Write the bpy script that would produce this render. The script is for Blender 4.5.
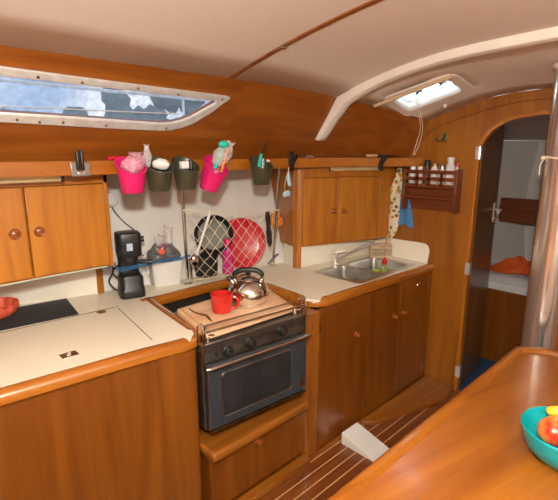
import bpy, bmesh, math, random
from mathutils import Vector, Matrix, noise
random.seed(7)
PI = math.pi
scene = bpy.context.scene
col = scene.collection
for o in list(bpy.data.objects):
    bpy.data.objects.remove(o)

# ---------------------------------------------------------------- camera
FOC, CX, CY, EYE = 440.0, 279.0, 250.0, 1.65
PITCH = math.atan(97 / FOC); YAW = math.radians(46.1)
fwd = Vector((math.cos(YAW) * math.cos(PITCH), math.sin(YAW) * math.cos(PITCH), -math.sin(PITCH)))
rgt = Vector((math.sin(YAW), -math.cos(YAW), 0.0))
upv = rgt.cross(fwd)
ORG = Vector((0, 0, EYE))
cd = bpy.data.cameras.new('camera'); cam = bpy.data.objects.new('camera', cd); col.objects.link(cam)
cd.sensor_fit = 'HORIZONTAL'; cd.sensor_width = 36.0; cd.lens = 36.0 * FOC / 558.0; cd.clip_start = 0.02
cam.matrix_world = Matrix(((rgt.x, upv.x, -fwd.x, 0), (rgt.y, upv.y, -fwd.y, 0), (rgt.z, upv.z, -fwd.z, EYE), (0, 0, 0, 1)))
scene.camera = cam

# ---------------------------------------------------------------- world, lights, exposure
scene.view_settings.view_transform = 'Standard'; scene.view_settings.look = 'None'
scene.view_settings.gamma = 1.0; scene.view_settings.use_curve_mapping = False
scene.view_settings.exposure = 0.0
W = bpy.data.worlds.new('sky'); scene.world = W; W.use_nodes = True
wn = W.node_tree.nodes; wl = W.node_tree.links
bg = wn['Background']; bg.inputs['Strength'].default_value = 2.2
tc = wn.new('ShaderNodeTexCoord'); wno = wn.new('ShaderNodeTexNoise'); wno.inputs['Scale'].default_value = 3
wno.inputs['Detail'].default_value = 2
wr = wn.new('ShaderNodeValToRGB')
wr.color_ramp.elements[0].position = .4; wr.color_ramp.elements[0].color = (0.30, 0.43, 0.68, 1)
wr.color_ramp.elements[1].position = .62; wr.color_ramp.elements[1].color = (0.95, 0.97, 1.0, 1)
wl.new(tc.outputs['Generated'], wno.inputs['Vector']); wl.new(wno.outputs['Fac'], wr.inputs['Fac'])
wl.new(wr.outputs['Color'], bg.inputs['Color'])

def light(name, typ, loc, power, color, **k):
    l = bpy.data.lights.new(name, typ); l.energy = power; l.color = color
    for a, v in k.items(): setattr(l, a, v)
    o = bpy.data.objects.new(name, l); o.location = loc; col.objects.link(o); return o
# the photographer's flash, held a little above the lens
light('flash', 'POINT', (0.0, 0.0, 1.93), 150, (1.0, 0.965, 0.87), shadow_soft_size=0.05)
# added soft ambient fill: unseen area light under the headlining behind the camera
al = light('ambient_fill', 'AREA', (0.3, -0.7, 2.05), 30, (1.0, 0.90, 0.78), shape='RECTANGLE', size=1.4, size_y=0.7)
# daylight falling down through the deck hatch
hl = light('hatch_daylight', 'AREA', (2.58, 1.38, 2.28), 22, (0.85, 0.93, 1.0), shape='RECTANGLE', size=0.3, size_y=0.4)

# ---------------------------------------------------------------- helpers
def ray(x, y): return fwd + rgt * ((x - CX) / FOC) - upv * ((y - CY) / FOC)
def at(px, py, **k):
    (a, v), = k.items(); i = 'xyz'.index(a); d = ray(px, py)
    return ORG + d * ((v - ORG[i]) / d[i])
def atp(px, py, p, n):
    d = ray(px, py); return ORG + d * ((Vector(p) - ORG).dot(n) / d.dot(n))
def lerp(a, b, t): return a + (b - a) * t

def ortho(d):
    d = d.normalized(); a = Vector((0, 0, 1)) if abs(d.z) < .9 else Vector((1, 0, 0))
    u = d.cross(a).normalized(); return u, d.cross(u).normalized()
def smooth_path(pts, n=6):
    P = [Vector(p) for p in pts]; out = []
    for i in range(len(P) - 1):
        p0 = P[max(i - 1, 0)]; p1 = P[i]; p2 = P[i + 1]; p3 = P[min(i + 2, len(P) - 1)]
        for k in range(n):
            t = k / n
            out.append(.5 * ((2 * p1) + (p2 - p0) * t + (2 * p0 - 5 * p1 + 4 * p2 - p3) * t * t + (3 * p1 - p0 - 3 * p2 + p3) * t ** 3))
    out.append(P[-1]); return out

class MB:
    def __init__(s): s.v = []; s.f = []; s.m = Matrix.Identity(4)
    def xf(s, m): s.m = m; return s
    def add(s, vs, fs):
        b = len(s.v); s.v += [s.m @ Vector(v) for v in vs]; s.f += [[b + i for i in f] for f in fs]; return s
    def box(s, a, b):
        x0, y0, z0 = a; x1, y1, z1 = b
        return s.add([(x0, y0, z0), (x1, y0, z0), (x1, y1, z0), (x0, y1, z0), (x0, y0, z1), (x1, y0, z1), (x1, y1, z1), (x0, y1, z1)],
                     [(3, 2, 1, 0), (4, 5, 6, 7), (0, 1, 5, 4), (1, 2, 6, 5), (2, 3, 7, 6), (3, 0, 4, 7)])
    def cbox(s, c, d): return s.box([c[i] - d[i] / 2 for i in range(3)], [c[i] + d[i] / 2 for i in range(3)])
    def prism(s, poly, z0, z1, axis='z'):
        n = len(poly)
        mk = {'z': lambda p, h: (p[0], p[1], h), 'x': lambda p, h: (h, p[0], p[1]), 'y': lambda p, h: (p[0], h, p[1])}[axis]
        return s.add([mk(p, z0) for p in poly] + [mk(p, z1) for p in poly],
                     [list(range(n))[::-1], [n + i for i in range(n)]] + [(i, (i + 1) % n, n + (i + 1) % n, n + i) for i in range(n)])
    def slab(s, pts, off):
        n = len(pts); P = [Vector(p) for p in pts]; off = Vector(off)
        return s.add(P + [p + off for p in P], [list(range(n))[::-1], [n + i for i in range(n)]] + [(i, (i + 1) % n, n + (i + 1) % n, n + i) for i in range(n)])
    def tube(s, pts, r, n=8, cap=True, closed=False):
        P = [Vector(p) for p in pts]; m = len(P); vs = []; fs = []; u = None
        for i, p in enumerate(P):
            if closed: d = P[(i + 1) % m] - P[i - 1]
            else: d = P[min(i + 1, m - 1)] - P[max(i - 1, 0)]
            if d.length < 1e-9: d = Vector((0, 0, 1))
            d.normalize()
            if u is None: u, w = ortho(d)
            else:
                u = (u - d * u.dot(d)); u = u.normalized() if u.length > 1e-6 else ortho(d)[0]; w = d.cross(u)
            rr = r[i] if isinstance(r, (list, tuple)) else r
            for k in range(n):
                a = 2 * PI * k / n; vs.append(p + (u * math.cos(a) + w * math.sin(a)) * rr)
        for i in range(m if closed else m - 1):
            j = (i + 1) % m
            for k in range(n): fs.append((i * n + k, i * n + (k + 1) % n, j * n + (k + 1) % n, j * n + k))
        if cap and not closed: fs += [list(range(n))[::-1], [(m - 1) * n + k for k in range(n)]]
        return s.add(vs, fs)
    def lathe(s, prof, c=(0, 0, 0), n=32, fn=None, rot=None):
        vs = []; fs = []; c = Vector(c); m = len(prof)
        for r, z in prof:
            for k in range(n):
                a = 2 * PI * k / n; p = Vector((r * math.cos(a), r * math.sin(a), z))
                if fn: p = fn(p, a)
                if rot: p = rot @ p
                vs.append(c + p)
        for i in range(m - 1):
            for k in range(n): fs.append((i * n + k, i * n + (k + 1) % n, (i + 1) * n + (k + 1) % n, (i + 1) * n + k))
        if prof[0][0] > 1e-5: fs.append(list(range(n))[::-1])
        if prof[-1][0] > 1e-5: fs.append([(m - 1) * n + k for k in range(n)])
        return s.add(vs, fs)
    def ball(s, c, r, n=16, sc=(1, 1, 1), fn=None):
        prof = [(r * math.sin(PI * i / n), -r * math.cos(PI * i / n)) for i in range(n + 1)]
        prof[0] = (1e-6, prof[0][1]); prof[-1] = (1e-6, prof[-1][1])
        def g(p, a):
            q = Vector((p.x * sc[0], p.y * sc[1], p.z * sc[2])); return fn(q, a) if fn else q
        return s.lathe(prof, c, n * 2, g)
    def grid(s, nu, nv, fn, skip=None):
        vs = [fn(i / nu, j / nv) for i in range(nu + 1) for j in range(nv + 1)]; fs = []
        for i in range(nu):
            for j in range(nv):
                if skip and skip(i, j): continue
                a = i * (nv + 1) + j; fs.append((a, a + nv + 1, a + nv + 2, a + 1))
        return s.add(vs, fs)
    def build(s, name, mat, parent=None, smooth=False, bevel=0, seg=2, solid=0, sub=0, label=None):
        off = Vector(parent['_o']) if parent is not None else Vector((0, 0, 0))
        if parent is None and s.v:
            xs = [v.x for v in s.v]; ys = [v.y for v in s.v]; zs = [v.z for v in s.v]
            off = Vector(((min(xs) + max(xs)) / 2, (min(ys) + max(ys)) / 2, min(zs)))
        me = bpy.data.meshes.new(name)
        me.from_pydata([tuple(v - off) for v in s.v], [], s.f)
        bm = bmesh.new(); bm.from_mesh(me); bmesh.ops.remove_doubles(bm, verts=bm.verts, dist=1e-5)
        bmesh.ops.recalc_face_normals(bm, faces=bm.faces); bm.to_mesh(me); bm.free()
        me.materials.append(mat)
        o = bpy.data.objects.new(name, me); col.objects.link(o); o['_o'] = tuple(off)
        if smooth:
            for p in me.polygons: p.use_smooth = True
            try: me.set_sharp_from_angle(angle=math.radians(40))
            except Exception: pass
        if solid:
            m = o.modifiers.new('solid', 'SOLIDIFY'); m.thickness = abs(solid); m.offset = -1 if solid > 0 else 1
        if sub:
            m = o.modifiers.new('sub', 'SUBSURF'); m.levels = m.render_levels = sub
        if bevel:
            m = o.modifiers.new('bev', 'BEVEL'); m.width = bevel; m.segments = seg; m.limit_method = 'ANGLE'; m.angle_limit = math.radians(40)
            m.harden_normals = False
            for p in me.polygons: p.use_smooth = True
            try: me.set_sharp_from_angle(angle=math.radians(60))
            except Exception: pass
        if parent is None: o.location = off
        else:
            o.parent = parent
        if label: o['label'] = label
        return o

def thing(name, loc, label, cat, group=None):
    o = bpy.data.objects.new(name, None); col.objects.link(o); o.location = loc; o['_o'] = tuple(loc)
    o.empty_display_size = .05
    return tag(o, label, cat, group)
def tag(o, label, cat, group=None, kind=None):
    o['label'] = label; o['category'] = cat
    if group: o['group'] = group
    if kind: o['kind'] = kind
    return o
def struct(o): o['kind'] = 'structure'; return o

# ---------------------------------------------------------------- materials
def newmat(name):
    m = bpy.data.materials.new(name); m.use_nodes = True
    return m, m.node_tree.nodes, m.node_tree.links, m.node_tree.nodes['Principled BSDF']
def plain(name, c, rough=.5, metal=0, coat=0, trans=0, ior=1.45, alpha=1, bump=0, bscale=60, var=0, vscale=8):
    m, n, l, b = newmat(name)
    b.inputs['Base Color'].default_value = (*c, 1); b.inputs['Roughness'].default_value = rough
    b.inputs['Metallic'].default_value = metal; b.inputs['Coat Weight'].default_value = coat
    b.inputs['Coat Roughness'].default_value = .12
    b.inputs['Transmission Weight'].default_value = trans; b.inputs['IOR'].default_value = ior; b.inputs['Alpha'].default_value = alpha
    t = n.new('ShaderNodeTexCoord')
    if var:
        no = n.new('ShaderNodeTexNoise'); no.inputs['Scale'].default_value = vscale; no.inputs['Detail'].default_value = 4
        l.new(t.outputs['Object'], no.inputs['Vector'])
        r = n.new('ShaderNodeValToRGB'); r.color_ramp.elements[0].position = .3; r.color_ramp.elements[1].position = .7
        r.color_ramp.elements[0].color = (*[x * (1 - var) for x in c], 1); r.color_ramp.elements[1].color = (*[min(1, x * (1 + var)) for x in c], 1)
        l.new(no.outputs['Fac'], r.inputs['Fac']); l.new(r.outputs['Color'], b.inputs['Base Color'])
    if bump:
        nb = n.new('ShaderNodeTexNoise'); nb.inputs['Scale'].default_value = bscale; l.new(t.outputs['Object'], nb.inputs['Vector'])
        bp = n.new('ShaderNodeBump'); bp.inputs['Strength'].default_value = bump; bp.inputs['Distance'].default_value = .005
        l.new(nb.outputs['Fac'], bp.inputs['Height']); l.new(bp.outputs['Normal'], b.inputs['Normal'])
    return m
def wood(name, dark, light_, axis='z', rough=.32, coat=.35, scale=1.0, seed=0.0, rot=0.0):
    m, n, l, b = newmat(name)
    t = n.new('ShaderNodeTexCoord')
    mp = n.new('ShaderNodeMapping'); sc = [26 * scale] * 3; sc['xyz'.index(axis)] = 1.6 * scale; mp.inputs['Scale'].default_value = sc
    pre = n.new('ShaderNodeMapping'); pre.inputs['Rotation'].default_value = (0, 0, rot); pre.inputs['Location'].default_value = (seed, seed * 1.7, seed * .6)
    l.new(t.outputs['Object'], pre.inputs['Vector']); l.new(pre.outputs['Vector'], mp.inputs['Vector'])
    n1 = n.new('ShaderNodeTexNoise'); n1.inputs['Scale'].default_value = .55; n1.inputs['Detail'].default_value = 5; n1.inputs['Distortion'].default_value = .9
    n2 = n.new('ShaderNodeTexNoise'); n2.inputs['Scale'].default_value = 4.5; n2.inputs['Detail'].default_value = 3
    l.new(mp.outputs['Vector'], n1.inputs['Vector']); l.new(mp.outputs['Vector'], n2.inputs['Vector'])
    # cathedral rings
    mp3 = n.new('ShaderNodeMapping'); s3 = [5 * scale] * 3; s3['xyz'.index(axis)] = .55 * scale; mp3.inputs['Scale'].default_value = s3
    l.new(pre.outputs['Vector'], mp3.inputs['Vector'])
    n3 = n.new('ShaderNodeTexNoise'); n3.inputs['Scale'].default_value = 1.3; n3.inputs['Detail'].default_value = 1
    l.new(mp3.outputs['Vector'], n3.inputs['Vector'])
    mu = n.new('ShaderNodeMath'); mu.operation = 'MULTIPLY'; mu.inputs[1].default_value = 26; l.new(n3.outputs['Fac'], mu.inputs[0])
    sn = n.new('ShaderNodeMath'); sn.operation = 'SINE'; l.new(mu.outputs[0], sn.inputs[0])
    a1 = n.new('ShaderNodeMath'); a1.operation = 'MULTIPLY_ADD'; a1.inputs[1].default_value = .09; l.new(sn.outputs[0], a1.inputs[0]); l.new(n1.outputs['Fac'], a1.inputs[2])
    a2 = n.new('ShaderNodeMath'); a2.operation = 'MULTIPLY_ADD'; a2.inputs[1].default_value = .35; l.new(n2.outputs['Fac'], a2.inputs[0]); l.new(a1.outputs[0], a2.inputs[2])
    r = n.new('ShaderNodeValToRGB'); e = r.color_ramp.elements
    e[0].position = .42; e[0].color = (*dark, 1); e[1].position = .95; e[1].color = (*light_, 1)
    l.new(a2.outputs[0], r.inputs['Fac']); l.new(r.outputs['Color'], b.inputs['Base Color'])
    b.inputs['Roughness'].default_value = rough; b.inputs['Coat Weight'].default_value = coat; b.inputs['Coat Roughness'].default_value = .15
    bp = n.new('ShaderNodeBump'); bp.inputs['Strength'].default_value = .06; bp.inputs['Distance'].default_value = .002
    l.new(a2.outputs[0], bp.inputs['Height']); l.new(bp.outputs['Normal'], b.inputs['Normal'])
    return m

D0, L0 = (0.30, 0.085, 0.013), (0.60, 0.235, 0.045)
M = {}
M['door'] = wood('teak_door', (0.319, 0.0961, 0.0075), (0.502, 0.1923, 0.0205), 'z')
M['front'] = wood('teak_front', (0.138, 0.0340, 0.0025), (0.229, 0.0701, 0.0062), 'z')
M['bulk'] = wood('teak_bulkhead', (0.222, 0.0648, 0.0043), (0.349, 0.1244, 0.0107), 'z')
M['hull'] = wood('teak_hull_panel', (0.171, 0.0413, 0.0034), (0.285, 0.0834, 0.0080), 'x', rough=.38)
M['solidx'] = wood('teak_solid_lengthwise', (0.282, 0.0791, 0.0060), (0.416, 0.1377, 0.0127), 'x', rough=.25, coat=.6)
M['solidy'] = wood('teak_solid_crosswise', (0.282, 0.0791, 0.0060), (0.416, 0.1377, 0.0127), 'y', rough=.25, coat=.6)
M['solidz'] = wood('teak_solid_upright', (0.309, 0.0919, 0.0070), (0.449, 0.1598, 0.0158), 'z', rough=.3, coat=.5)
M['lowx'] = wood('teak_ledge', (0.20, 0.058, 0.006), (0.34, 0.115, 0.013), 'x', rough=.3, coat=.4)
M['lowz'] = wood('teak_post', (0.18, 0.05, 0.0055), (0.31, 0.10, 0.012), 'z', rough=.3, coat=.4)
M['table'] = wood('teak_table_top', (0.221, 0.060, 0.0042), (0.342, 0.111, 0.0090), 'x', rough=.36, coat=.3, scale=.8, seed=3, rot=.25)
M['rack'] = wood('mahogany_rack', (0.120, 0.0236, 0.0038), (0.192, 0.0449, 0.0076), 'y', rough=.4, coat=.2)
M['darkwood'] = wood('dark_door_veneer', (0.11, 0.045, 0.014), (0.21, 0.09, 0.028), 'z', rough=.3, coat=.3)
M['board'] = wood('beech_board', (0.66, 0.38, 0.20), (0.84, 0.58, 0.36), 'x', rough=.55, coat=0)
M['knob'] = plain('knob_wood', (0.28, 0.07, 0.012), .25, coat=.6, var=.25, vscale=30)
M['laminate'] = plain('cream_laminate', (0.84, 0.78, 0.62), .38, var=.05, vscale=220, bump=.03, bscale=300)
M['splash'] = plain('cream_splash', (0.85, 0.80, 0.68), .4, var=.03, vscale=60)
M['wallwhite'] = plain('white_gelcoat', (0.74, 0.71, 0.67), .5, var=.05, vscale=5, bump=.05, bscale=40)
M['ceil'] = plain('headlining', (0.74, 0.65, 0.57), .85, var=.03, vscale=90, bump=.12, bscale=400)
M['beam'] = plain('white_deck_beam', (0.80, 0.73, 0.65), .45, var=.03, vscale=6)
M['alu'] = plain('anodised_aluminium', (0.72, 0.72, 0.70), .42, metal=.5, var=.12, vscale=25)
M['steel'] = plain('polished_steel', (0.62, 0.60, 0.57), .16, metal=1, var=.1, vscale=12)
M['sinksteel'] = plain('brushed_sink_steel', (0.52, 0.50, 0.47), .3, metal=1, var=.15, vscale=15)
M['chrome'] = plain('chrome', (0.80, 0.79, 0.77), .07, metal=1, var=.05, vscale=9)
M['stovesteel'] = plain('smoked_stove_steel', (0.20, 0.175, 0.15), .3, metal=.9, var=.3, vscale=10)
M['oven'] = plain('blue_grey_enamel', (0.036, 0.042, 0.049), .22, coat=.5, var=.15, vscale=9)
M['ovenglass'] = plain('smoked_oven_glass', (0.022, 0.022, 0.024), .06, coat=.6, var=.3, vscale=8)
M['tap'] = plain('satin_tap_chrome', (0.84, 0.83, 0.81), .18, metal=.6, var=.05)
M['black'] = plain('black_plastic', (0.014, 0.013, 0.013), .38, var=.2, vscale=40)
M['rubber'] = plain('charcoal_rubber', (0.030, 0.033, 0.040), .75, var=.2, vscale=140, bump=.2, bscale=500)
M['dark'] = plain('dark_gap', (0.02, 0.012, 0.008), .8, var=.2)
M['brass'] = plain('aged_brass', (0.38, 0.27, 0.12), .35, metal=1, var=.25, vscale=30)
M['bronze'] = plain('green_bronze', (0.20, 0.19, 0.10), .4, metal=.9, var=.3, vscale=50)
M['red'] = plain('red_enamel', (0.52, 0.022, 0.015), .22, coat=.6, var=.05)
M['redplastic'] = plain('red_plastic', (0.55, 0.012, 0.03), .28, coat=.3, var=.15, vscale=12)
M['pink'] = plain('pink_plastic', (0.60, 0.012, 0.13), .35, coat=.2, var=.06)
M['olive'] = plain('smoked_plastic', (0.045, 0.043, 0.024), .35, coat=.3, var=.1)
M['white'] = plain('white_plastic', (0.78, 0.77, 0.74), .45, var=.03)
M['rope'] = plain('cream_cord', (0.74, 0.64, 0.46), .8, var=.12, vscale=90)
M['blue'] = plain('blue_cord', (0.02, 0.15, 0.36), .6, var=.25, vscale=120)
M['pale'] = plain('pale_green_cord', (0.42, 0.60, 0.50), .5, var=.1)
M['teal'] = plain('teal_plastic', (0.0, 0.33, 0.36), .3, coat=.3, var=.04)
M['tealtool'] = plain('turquoise_plastic', (0.02, 0.50, 0.38), .35, var=.04)
M['coral'] = plain('coral_silicone', (0.72, 0.12, 0.06), .5, var=.06, vscale=20)
M['orange'] = plain('orange_cloth', (0.62, 0.09, 0.01), .8, var=.15, vscale=12, bump=.3, bscale=60)
M['orangefloral'] = plain('orange_wrapper', (0.75, 0.28, 0.06), .5, var=.4, vscale=50)
M['bluecloth'] = plain('blue_towel', (0.08, 0.22, 0.46), .95, var=.15, vscale=60, bump=.5, bscale=300)
M['carpet'] = plain('blue_carpet', (0.02, 0.05, 0.13), .95, var=.4, vscale=120)
M['linen'] = plain('white_linen', (0.62, 0.60, 0.60), .9, var=.06, vscale=6, bump=.3, bscale=12)
M['lining'] = plain('pale_hull_lining', (0.60, 0.55, 0.50), .8, var=.04)
M['beige'] = plain('beige_plastic', (0.62, 0.46, 0.29), .5, var=.06)
M['yellow'] = plain('banana_skin', (0.75, 0.48, 0.04), .5, var=.15, vscale=30)
M['sponge'] = plain('yellow_green_sponge', (0.50, 0.55, 0.06), .9, var=.4, vscale=40)
M['lampbody'] = plain('brass_lamp_cover', (0.62, 0.50, 0.28), .35, metal=.4, var=.1)
M['soap'] = plain('soap_liquid', (0.55, 0.66, 0.20), .12, trans=.6, var=.05)
M['jar'] = plain('jar_glass', (0.80, 0.77, 0.74), .12, trans=.25, var=.1, vscale=30)
M['spice'] = plain('dark_spice', (0.10, 0.045, 0.02), .5, trans=0, var=.4, vscale=60)
M['paleblue'] = plain('pale_blue_felt', (0.42, 0.58, 0.66), .8, var=.15, vscale=40)
M['rootwood'] = plain('tool_handle_wood', (0.45, 0.25, 0.11), .5, var=.2, vscale=30)
M['seablue'] = plain('sea_water', (0.10, 0.18, 0.30), .3, var=.2, vscale=1)
M['tree'] = plain('tree_leaves', (0.06, 0.10, 0.10), .9, var=.5, vscale=1.2)
M['deck'] = plain('white_deck', (0.55, 0.58, 0.62), .6, var=.05)
# thin clear plastic: transparent mixed with gloss
def film(name, c, mixv=.45, rough=.15):
    m, n, l, b = newmat(name)
    b.inputs['Base Color'].default_value = (*c, 1); b.inputs['Roughness'].default_value = rough
    tr = n.new('ShaderNodeBsdfTransparent'); mx = n.new('ShaderNodeMixShader'); no = n.new('ShaderNodeTexNoise'); no.inputs['Scale'].default_value = 40
    t = n.new('ShaderNodeTexCoord'); l.new(t.outputs['Object'], no.inputs['Vector'])
    r = n.new('ShaderNodeValToRGB'); r.color_ramp.elements[0].color = (mixv * .5,) * 3 + (1,); r.color_ramp.elements[1].color = (min(1, mixv * 1.5),) * 3 + (1,)
    l.new(no.outputs['Fac'], r.inputs['Fac']); l.new(r.outputs['Color'], mx.inputs[0])
    l.new(tr.outputs[0], mx.inputs[1]); l.new(b.outputs[0], mx.inputs[2]); l.new(mx.outputs[0], n['Material Output'].inputs[0])
    return m
M['film'] = film('clear_plastic_film', (0.80, 0.76, 0.76), .33)
M['filmpink'] = film('pink_tinted_film', (0.90, 0.50, 0.62), .33)
M['bottlepink'] = film('pink_bottle_plastic', (0.75, 0.05, 0.28), .9)
M['filmgrey'] = film('grey_plastic_film', (0.16, 0.15, 0.16), .85)
M['winglass'] = film('salt_stained_acrylic', (0.22, 0.32, 0.46), .38, .25)
# hatch glazing: sky-lit translucent acrylic
m_, n_, l_, b_ = newmat('milky_hatch_acrylic')
b_.inputs['Base Color'].default_value = (0.8, 0.88, 0.92, 1); b_.inputs['Roughness'].default_value = .4
tl_ = n_.new('ShaderNodeBsdfTranslucent'); tl_.inputs[0].default_value = (.85, .93, .97, 1); mx_ = n_.new('ShaderNodeMixShader'); mx_.inputs[0].default_value = .75
l_.new(b_.outputs[0], mx_.inputs[1]); l_.new(tl_.outputs[0], mx_.inputs[2]); l_.new(mx_.outputs[0], n_['Material Output'].inputs[0])
M['hatchglass'] = m_
# floor: mahogany boards with pale holly strips running fore and aft
def floormat():
    m, n, l, b = newmat('teak_and_holly')
    base = wood('tmp', (0.20, 0.05, 0.010), (0.36, 0.11, 0.022), 'x')
    t = n.new('ShaderNodeTexCoord'); sp = n.new('ShaderNodeSeparateXYZ'); l.new(t.outputs['Object'], sp.inputs[0])
    d = n.new('ShaderNodeMath'); d.operation = 'DIVIDE'; d.inputs[1].default_value = .062; l.new(sp.outputs['Y'], d.inputs[0])
    fr = n.new('ShaderNodeMath'); fr.operation = 'FRACT'; l.new(d.outputs[0], fr.inputs[0])
    lt = n.new('ShaderNodeMath'); lt.operation = 'LESS_THAN'; lt.inputs[1].default_value = .10; l.new(fr.outputs[0], lt.inputs[0])
    mp = n.new('ShaderNodeMapping'); mp.inputs['Scale'].default_value = (2, 30, 30); l.new(t.outputs['Object'], mp.inputs[0])
    no = n.new('ShaderNodeTexNoise'); no.inputs['Scale'].default_value = 1; no.inputs['Detail'].default_value = 5; l.new(mp.outputs[0], no.inputs['Vector'])
    r = n.new('ShaderNodeValToRGB'); r.color_ramp.elements[0].position = .3; r.color_ramp.elements[1].position = .7
    r.color_ramp.elements[0].color = (0.11, 0.028, 0.007, 1); r.color_ramp.elements[1].color = (0.25, 0.072, 0.016, 1)
    l.new(no.outputs['Fac'], r.inputs['Fac'])
    mx = n.new('ShaderNodeMix'); mx.data_type = 'RGBA'; l.new(lt.outputs[0], mx.inputs[0]); l.new(r.outputs['Color'], mx.inputs[6]); mx.inputs[7].default_value = (0.60, 0.36, 0.16, 1)
    l.new(mx.outputs[2], b.inputs['Base Color']); b.inputs['Roughness'].default_value = .3; b.inputs['Coat Weight'].default_value = .4
    bpy.data.materials.remove(base)
    return m
M['floor'] = floormat()

# ---------------------------------------------------------------- hull geometry (plan curves)
XB = 2.88                                   # galley face of the forward bulkhead
def q(x, k=1.5): return max(0, x - k) ** 2
def ye(x): return 1.80 - .142 * q(x)        # where headlining meets the wooden hull panel
def ze(x): return 2.005 - .0735 * q(x)
def ys(x): return 1.93 - .40 * q(x, 1.9)    # front edge of the long fiddled shelf
def yb(x): return ys(x) + .13               # foot of the upper hull panel
def yw(x, z):                               # white hull side below the shelf
    k = [(-1.5, 2.72), (.3, 2.60), (.9, 2.43), (1.42, 2.32), (2.06, 2.215), (2.95, 1.98)]
    for (a, va), (b, vb) in zip(k, k[1:]):
        if x <= b: v = lerp(va, vb, (x - a) / (b - a)); break
    else: v = k[-1][1]
    return v + .33 * (z - .88)
def cz(x, y):
    t = min(1, max(0, (x - 1.4) / 1.48)); a = .27 + .15 * t; b = .09 + .23 * t
    d = max(0, ye(x) - y); d = min(d, a / (2 * b))
    return ze(x) + a * d - b * d * d

# ---------------------------------------------------------------- shell
fl = MB().box((-1.6, -1.9, -.03), (XB + .02, 2.2, 0)).build('floor', M['floor']); struct(fl)

# headlining with the hatch hole cut in it
HX0, HX1, HY0, HY1 = 2.455, 2.685, 1.20, 1.575
xs = [-1.6 + .2 * i for i in range(15)] + [1.4, 1.6, 1.8, 2.0, 2.2, 2.34, HX0, 2.52, 2.60, HX1, 2.78, XB]
xs = sorted(set(round(x, 4) for x in xs)); yl = [HY1, 1.5, 1.4, 1.3, HY0, 1.1, 1.0, .9, .8, .7, .6, .45, .3, .1, -.2, -.6, -1.0, -1.9]
mb = MB(); vs = []; nr = len(yl) + 1
for x in xs:
    y0 = max(ye(x), HY1 - .0)
    vs.append((x, ye(x), ze(x)))
    for y in yl:
        yy = min(y, ye(x) - .001); vs.append((x, yy, cz(x, yy)))
fs = []
for i in range(len(xs) - 1):
    for j in range(nr - 1):
        xm = (xs[i] + xs[i + 1]) / 2
        if HX0 < xm < HX1 and 1 <= j and yl[j] < HY1 and yl[j] >= HY0: continue
        a = i * nr + j; fs.append((a, a + nr, a + nr + 1, a + 1))
mb.add(vs, fs); c_ = mb.build('ceiling', M['ceil'], smooth=True); struct(c_)
mo = c_.modifiers.new('solid', 'SOLIDIFY'); mo.thickness = .02; mo.offset = 1 if c_.data.polygons[0].normal.z > 0 else -1

# upper hull panel: planar part with the window hole, then the curved part forward
Pp = Vector((0, 2.06, 1.60)); PE = Vector((0, -.26, .405)); PN = Vector((1, 0, 0)).cross(PE).normalized()
if PN.y < 0: PN = -PN                       # points outboard
def wp(px, py): return atp(px, py, Pp, PN)
outer = [wp(0, 65), wp(60, 73.2), wp(120, 81.3), wp(180, 89), wp(226, 95), wp(229.5, 96.5), wp(229, 98.5), wp(222, 103), wp(212, 111), wp(202, 117), wp(192, 123), wp(181, 127), wp(170, 129.5), wp(159, 130), wp(100, 127), wp(50, 124), wp(0, 121)]
inner = [wp(0, 74), wp(60, 81), wp(120, 88), wp(180, 95), wp(211, 99), wp(215, 100.5), wp(213, 103), wp(206, 107), wp(198, 111.5), wp(190, 116), wp(181, 119.5), wp(171, 122), wp(159, 122.6), wp(100, 118.5), wp(50, 115), wp(0, 112)]
XL = -.55
def ext(loop):
    a, b = loop[0], loop[-1]
    return [Vector((XL, b.y, b.z)) + (PE * -.0)] + [Vector((XL + .0, a.y, a.z))] + loop if False else loop + [Vector((XL + .25, b.y, b.z)), Vector((XL + .05, lerp(a.y, b.y, .6), lerp(a.z, b.z, .6))), Vector((XL, a.y, a.z))]
outer = ext(outer)
b_ = inner[-1]; a_ = inner[0]
inner = inner + [Vector((XL + .29, b_.y, b_.z)), Vector((XL + .12, lerp(a_.y, b_.y, .6), lerp(a_.z, b_.z, .6))), Vector((XL + .08, a_.y, a_.z))]
def ring_fill(name, rim, hole, mat, thick, parent=None, bevel=0, shift=0.0):
    bm = bmesh.new(); es = []
    off = Vector(parent['_o']) if parent is not None else Vector((0, 0, 0))
    for lp in (rim, hole):
        if lp is None: continue
        vv = [bm.verts.new(Vector(p) + PN * shift - off) for p in lp]
        es += [bm.edges.new((vv[i], vv[(i + 1) % len(vv)])) for i in range(len(vv))]
    bmesh.ops.triangle_fill(bm, use_beauty=True, edges=es)
    bmesh.ops.recalc_face_normals(bm, faces=bm.faces)
    if bm.faces and sum((f.normal * f.calc_area() for f in bm.faces), Vector()).dot(PN) > 0:
        bmesh.ops.reverse_faces(bm, faces=bm.faces)
    me = bpy.data.meshes.new(name); bm.to_mesh(me); bm.free(); me.materials.append(mat)
    o = bpy.data.objects.new(name, me); col.objects.link(o); o['_o'] = tuple(off)
    if parent is not None: o.parent = parent
    m = o.modifiers.new('solid', 'SOLIDIFY'); m.thickness = thick; m.offset = -1
    return o
mid = [lerp(a, b, .5) for a, b in zip(inner, (outer[:4] + [outer[4], outer[5], outer[6]] + outer[7:]))] if len(inner) == len(outer) else inner
rim = [Vector((-1.6, 2.06, 1.60)), Vector((1.5, 2.06, 1.60)), Vector((1.5, 1.80, 2.005)), Vector((-1.6, 1.80, 2.005))]
hp = ring_fill('wall_hull_upper', rim, inner, M['hull'], .02); struct(hp)
mb = MB().grid(14, 1, lambda u, v: (lerp(1.5, XB, u), lerp(yb(lerp(1.5, XB, u)), ye(lerp(1.5, XB, u)), v), lerp(1.60, ze(lerp(1.5, XB, u)), v)))
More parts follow.
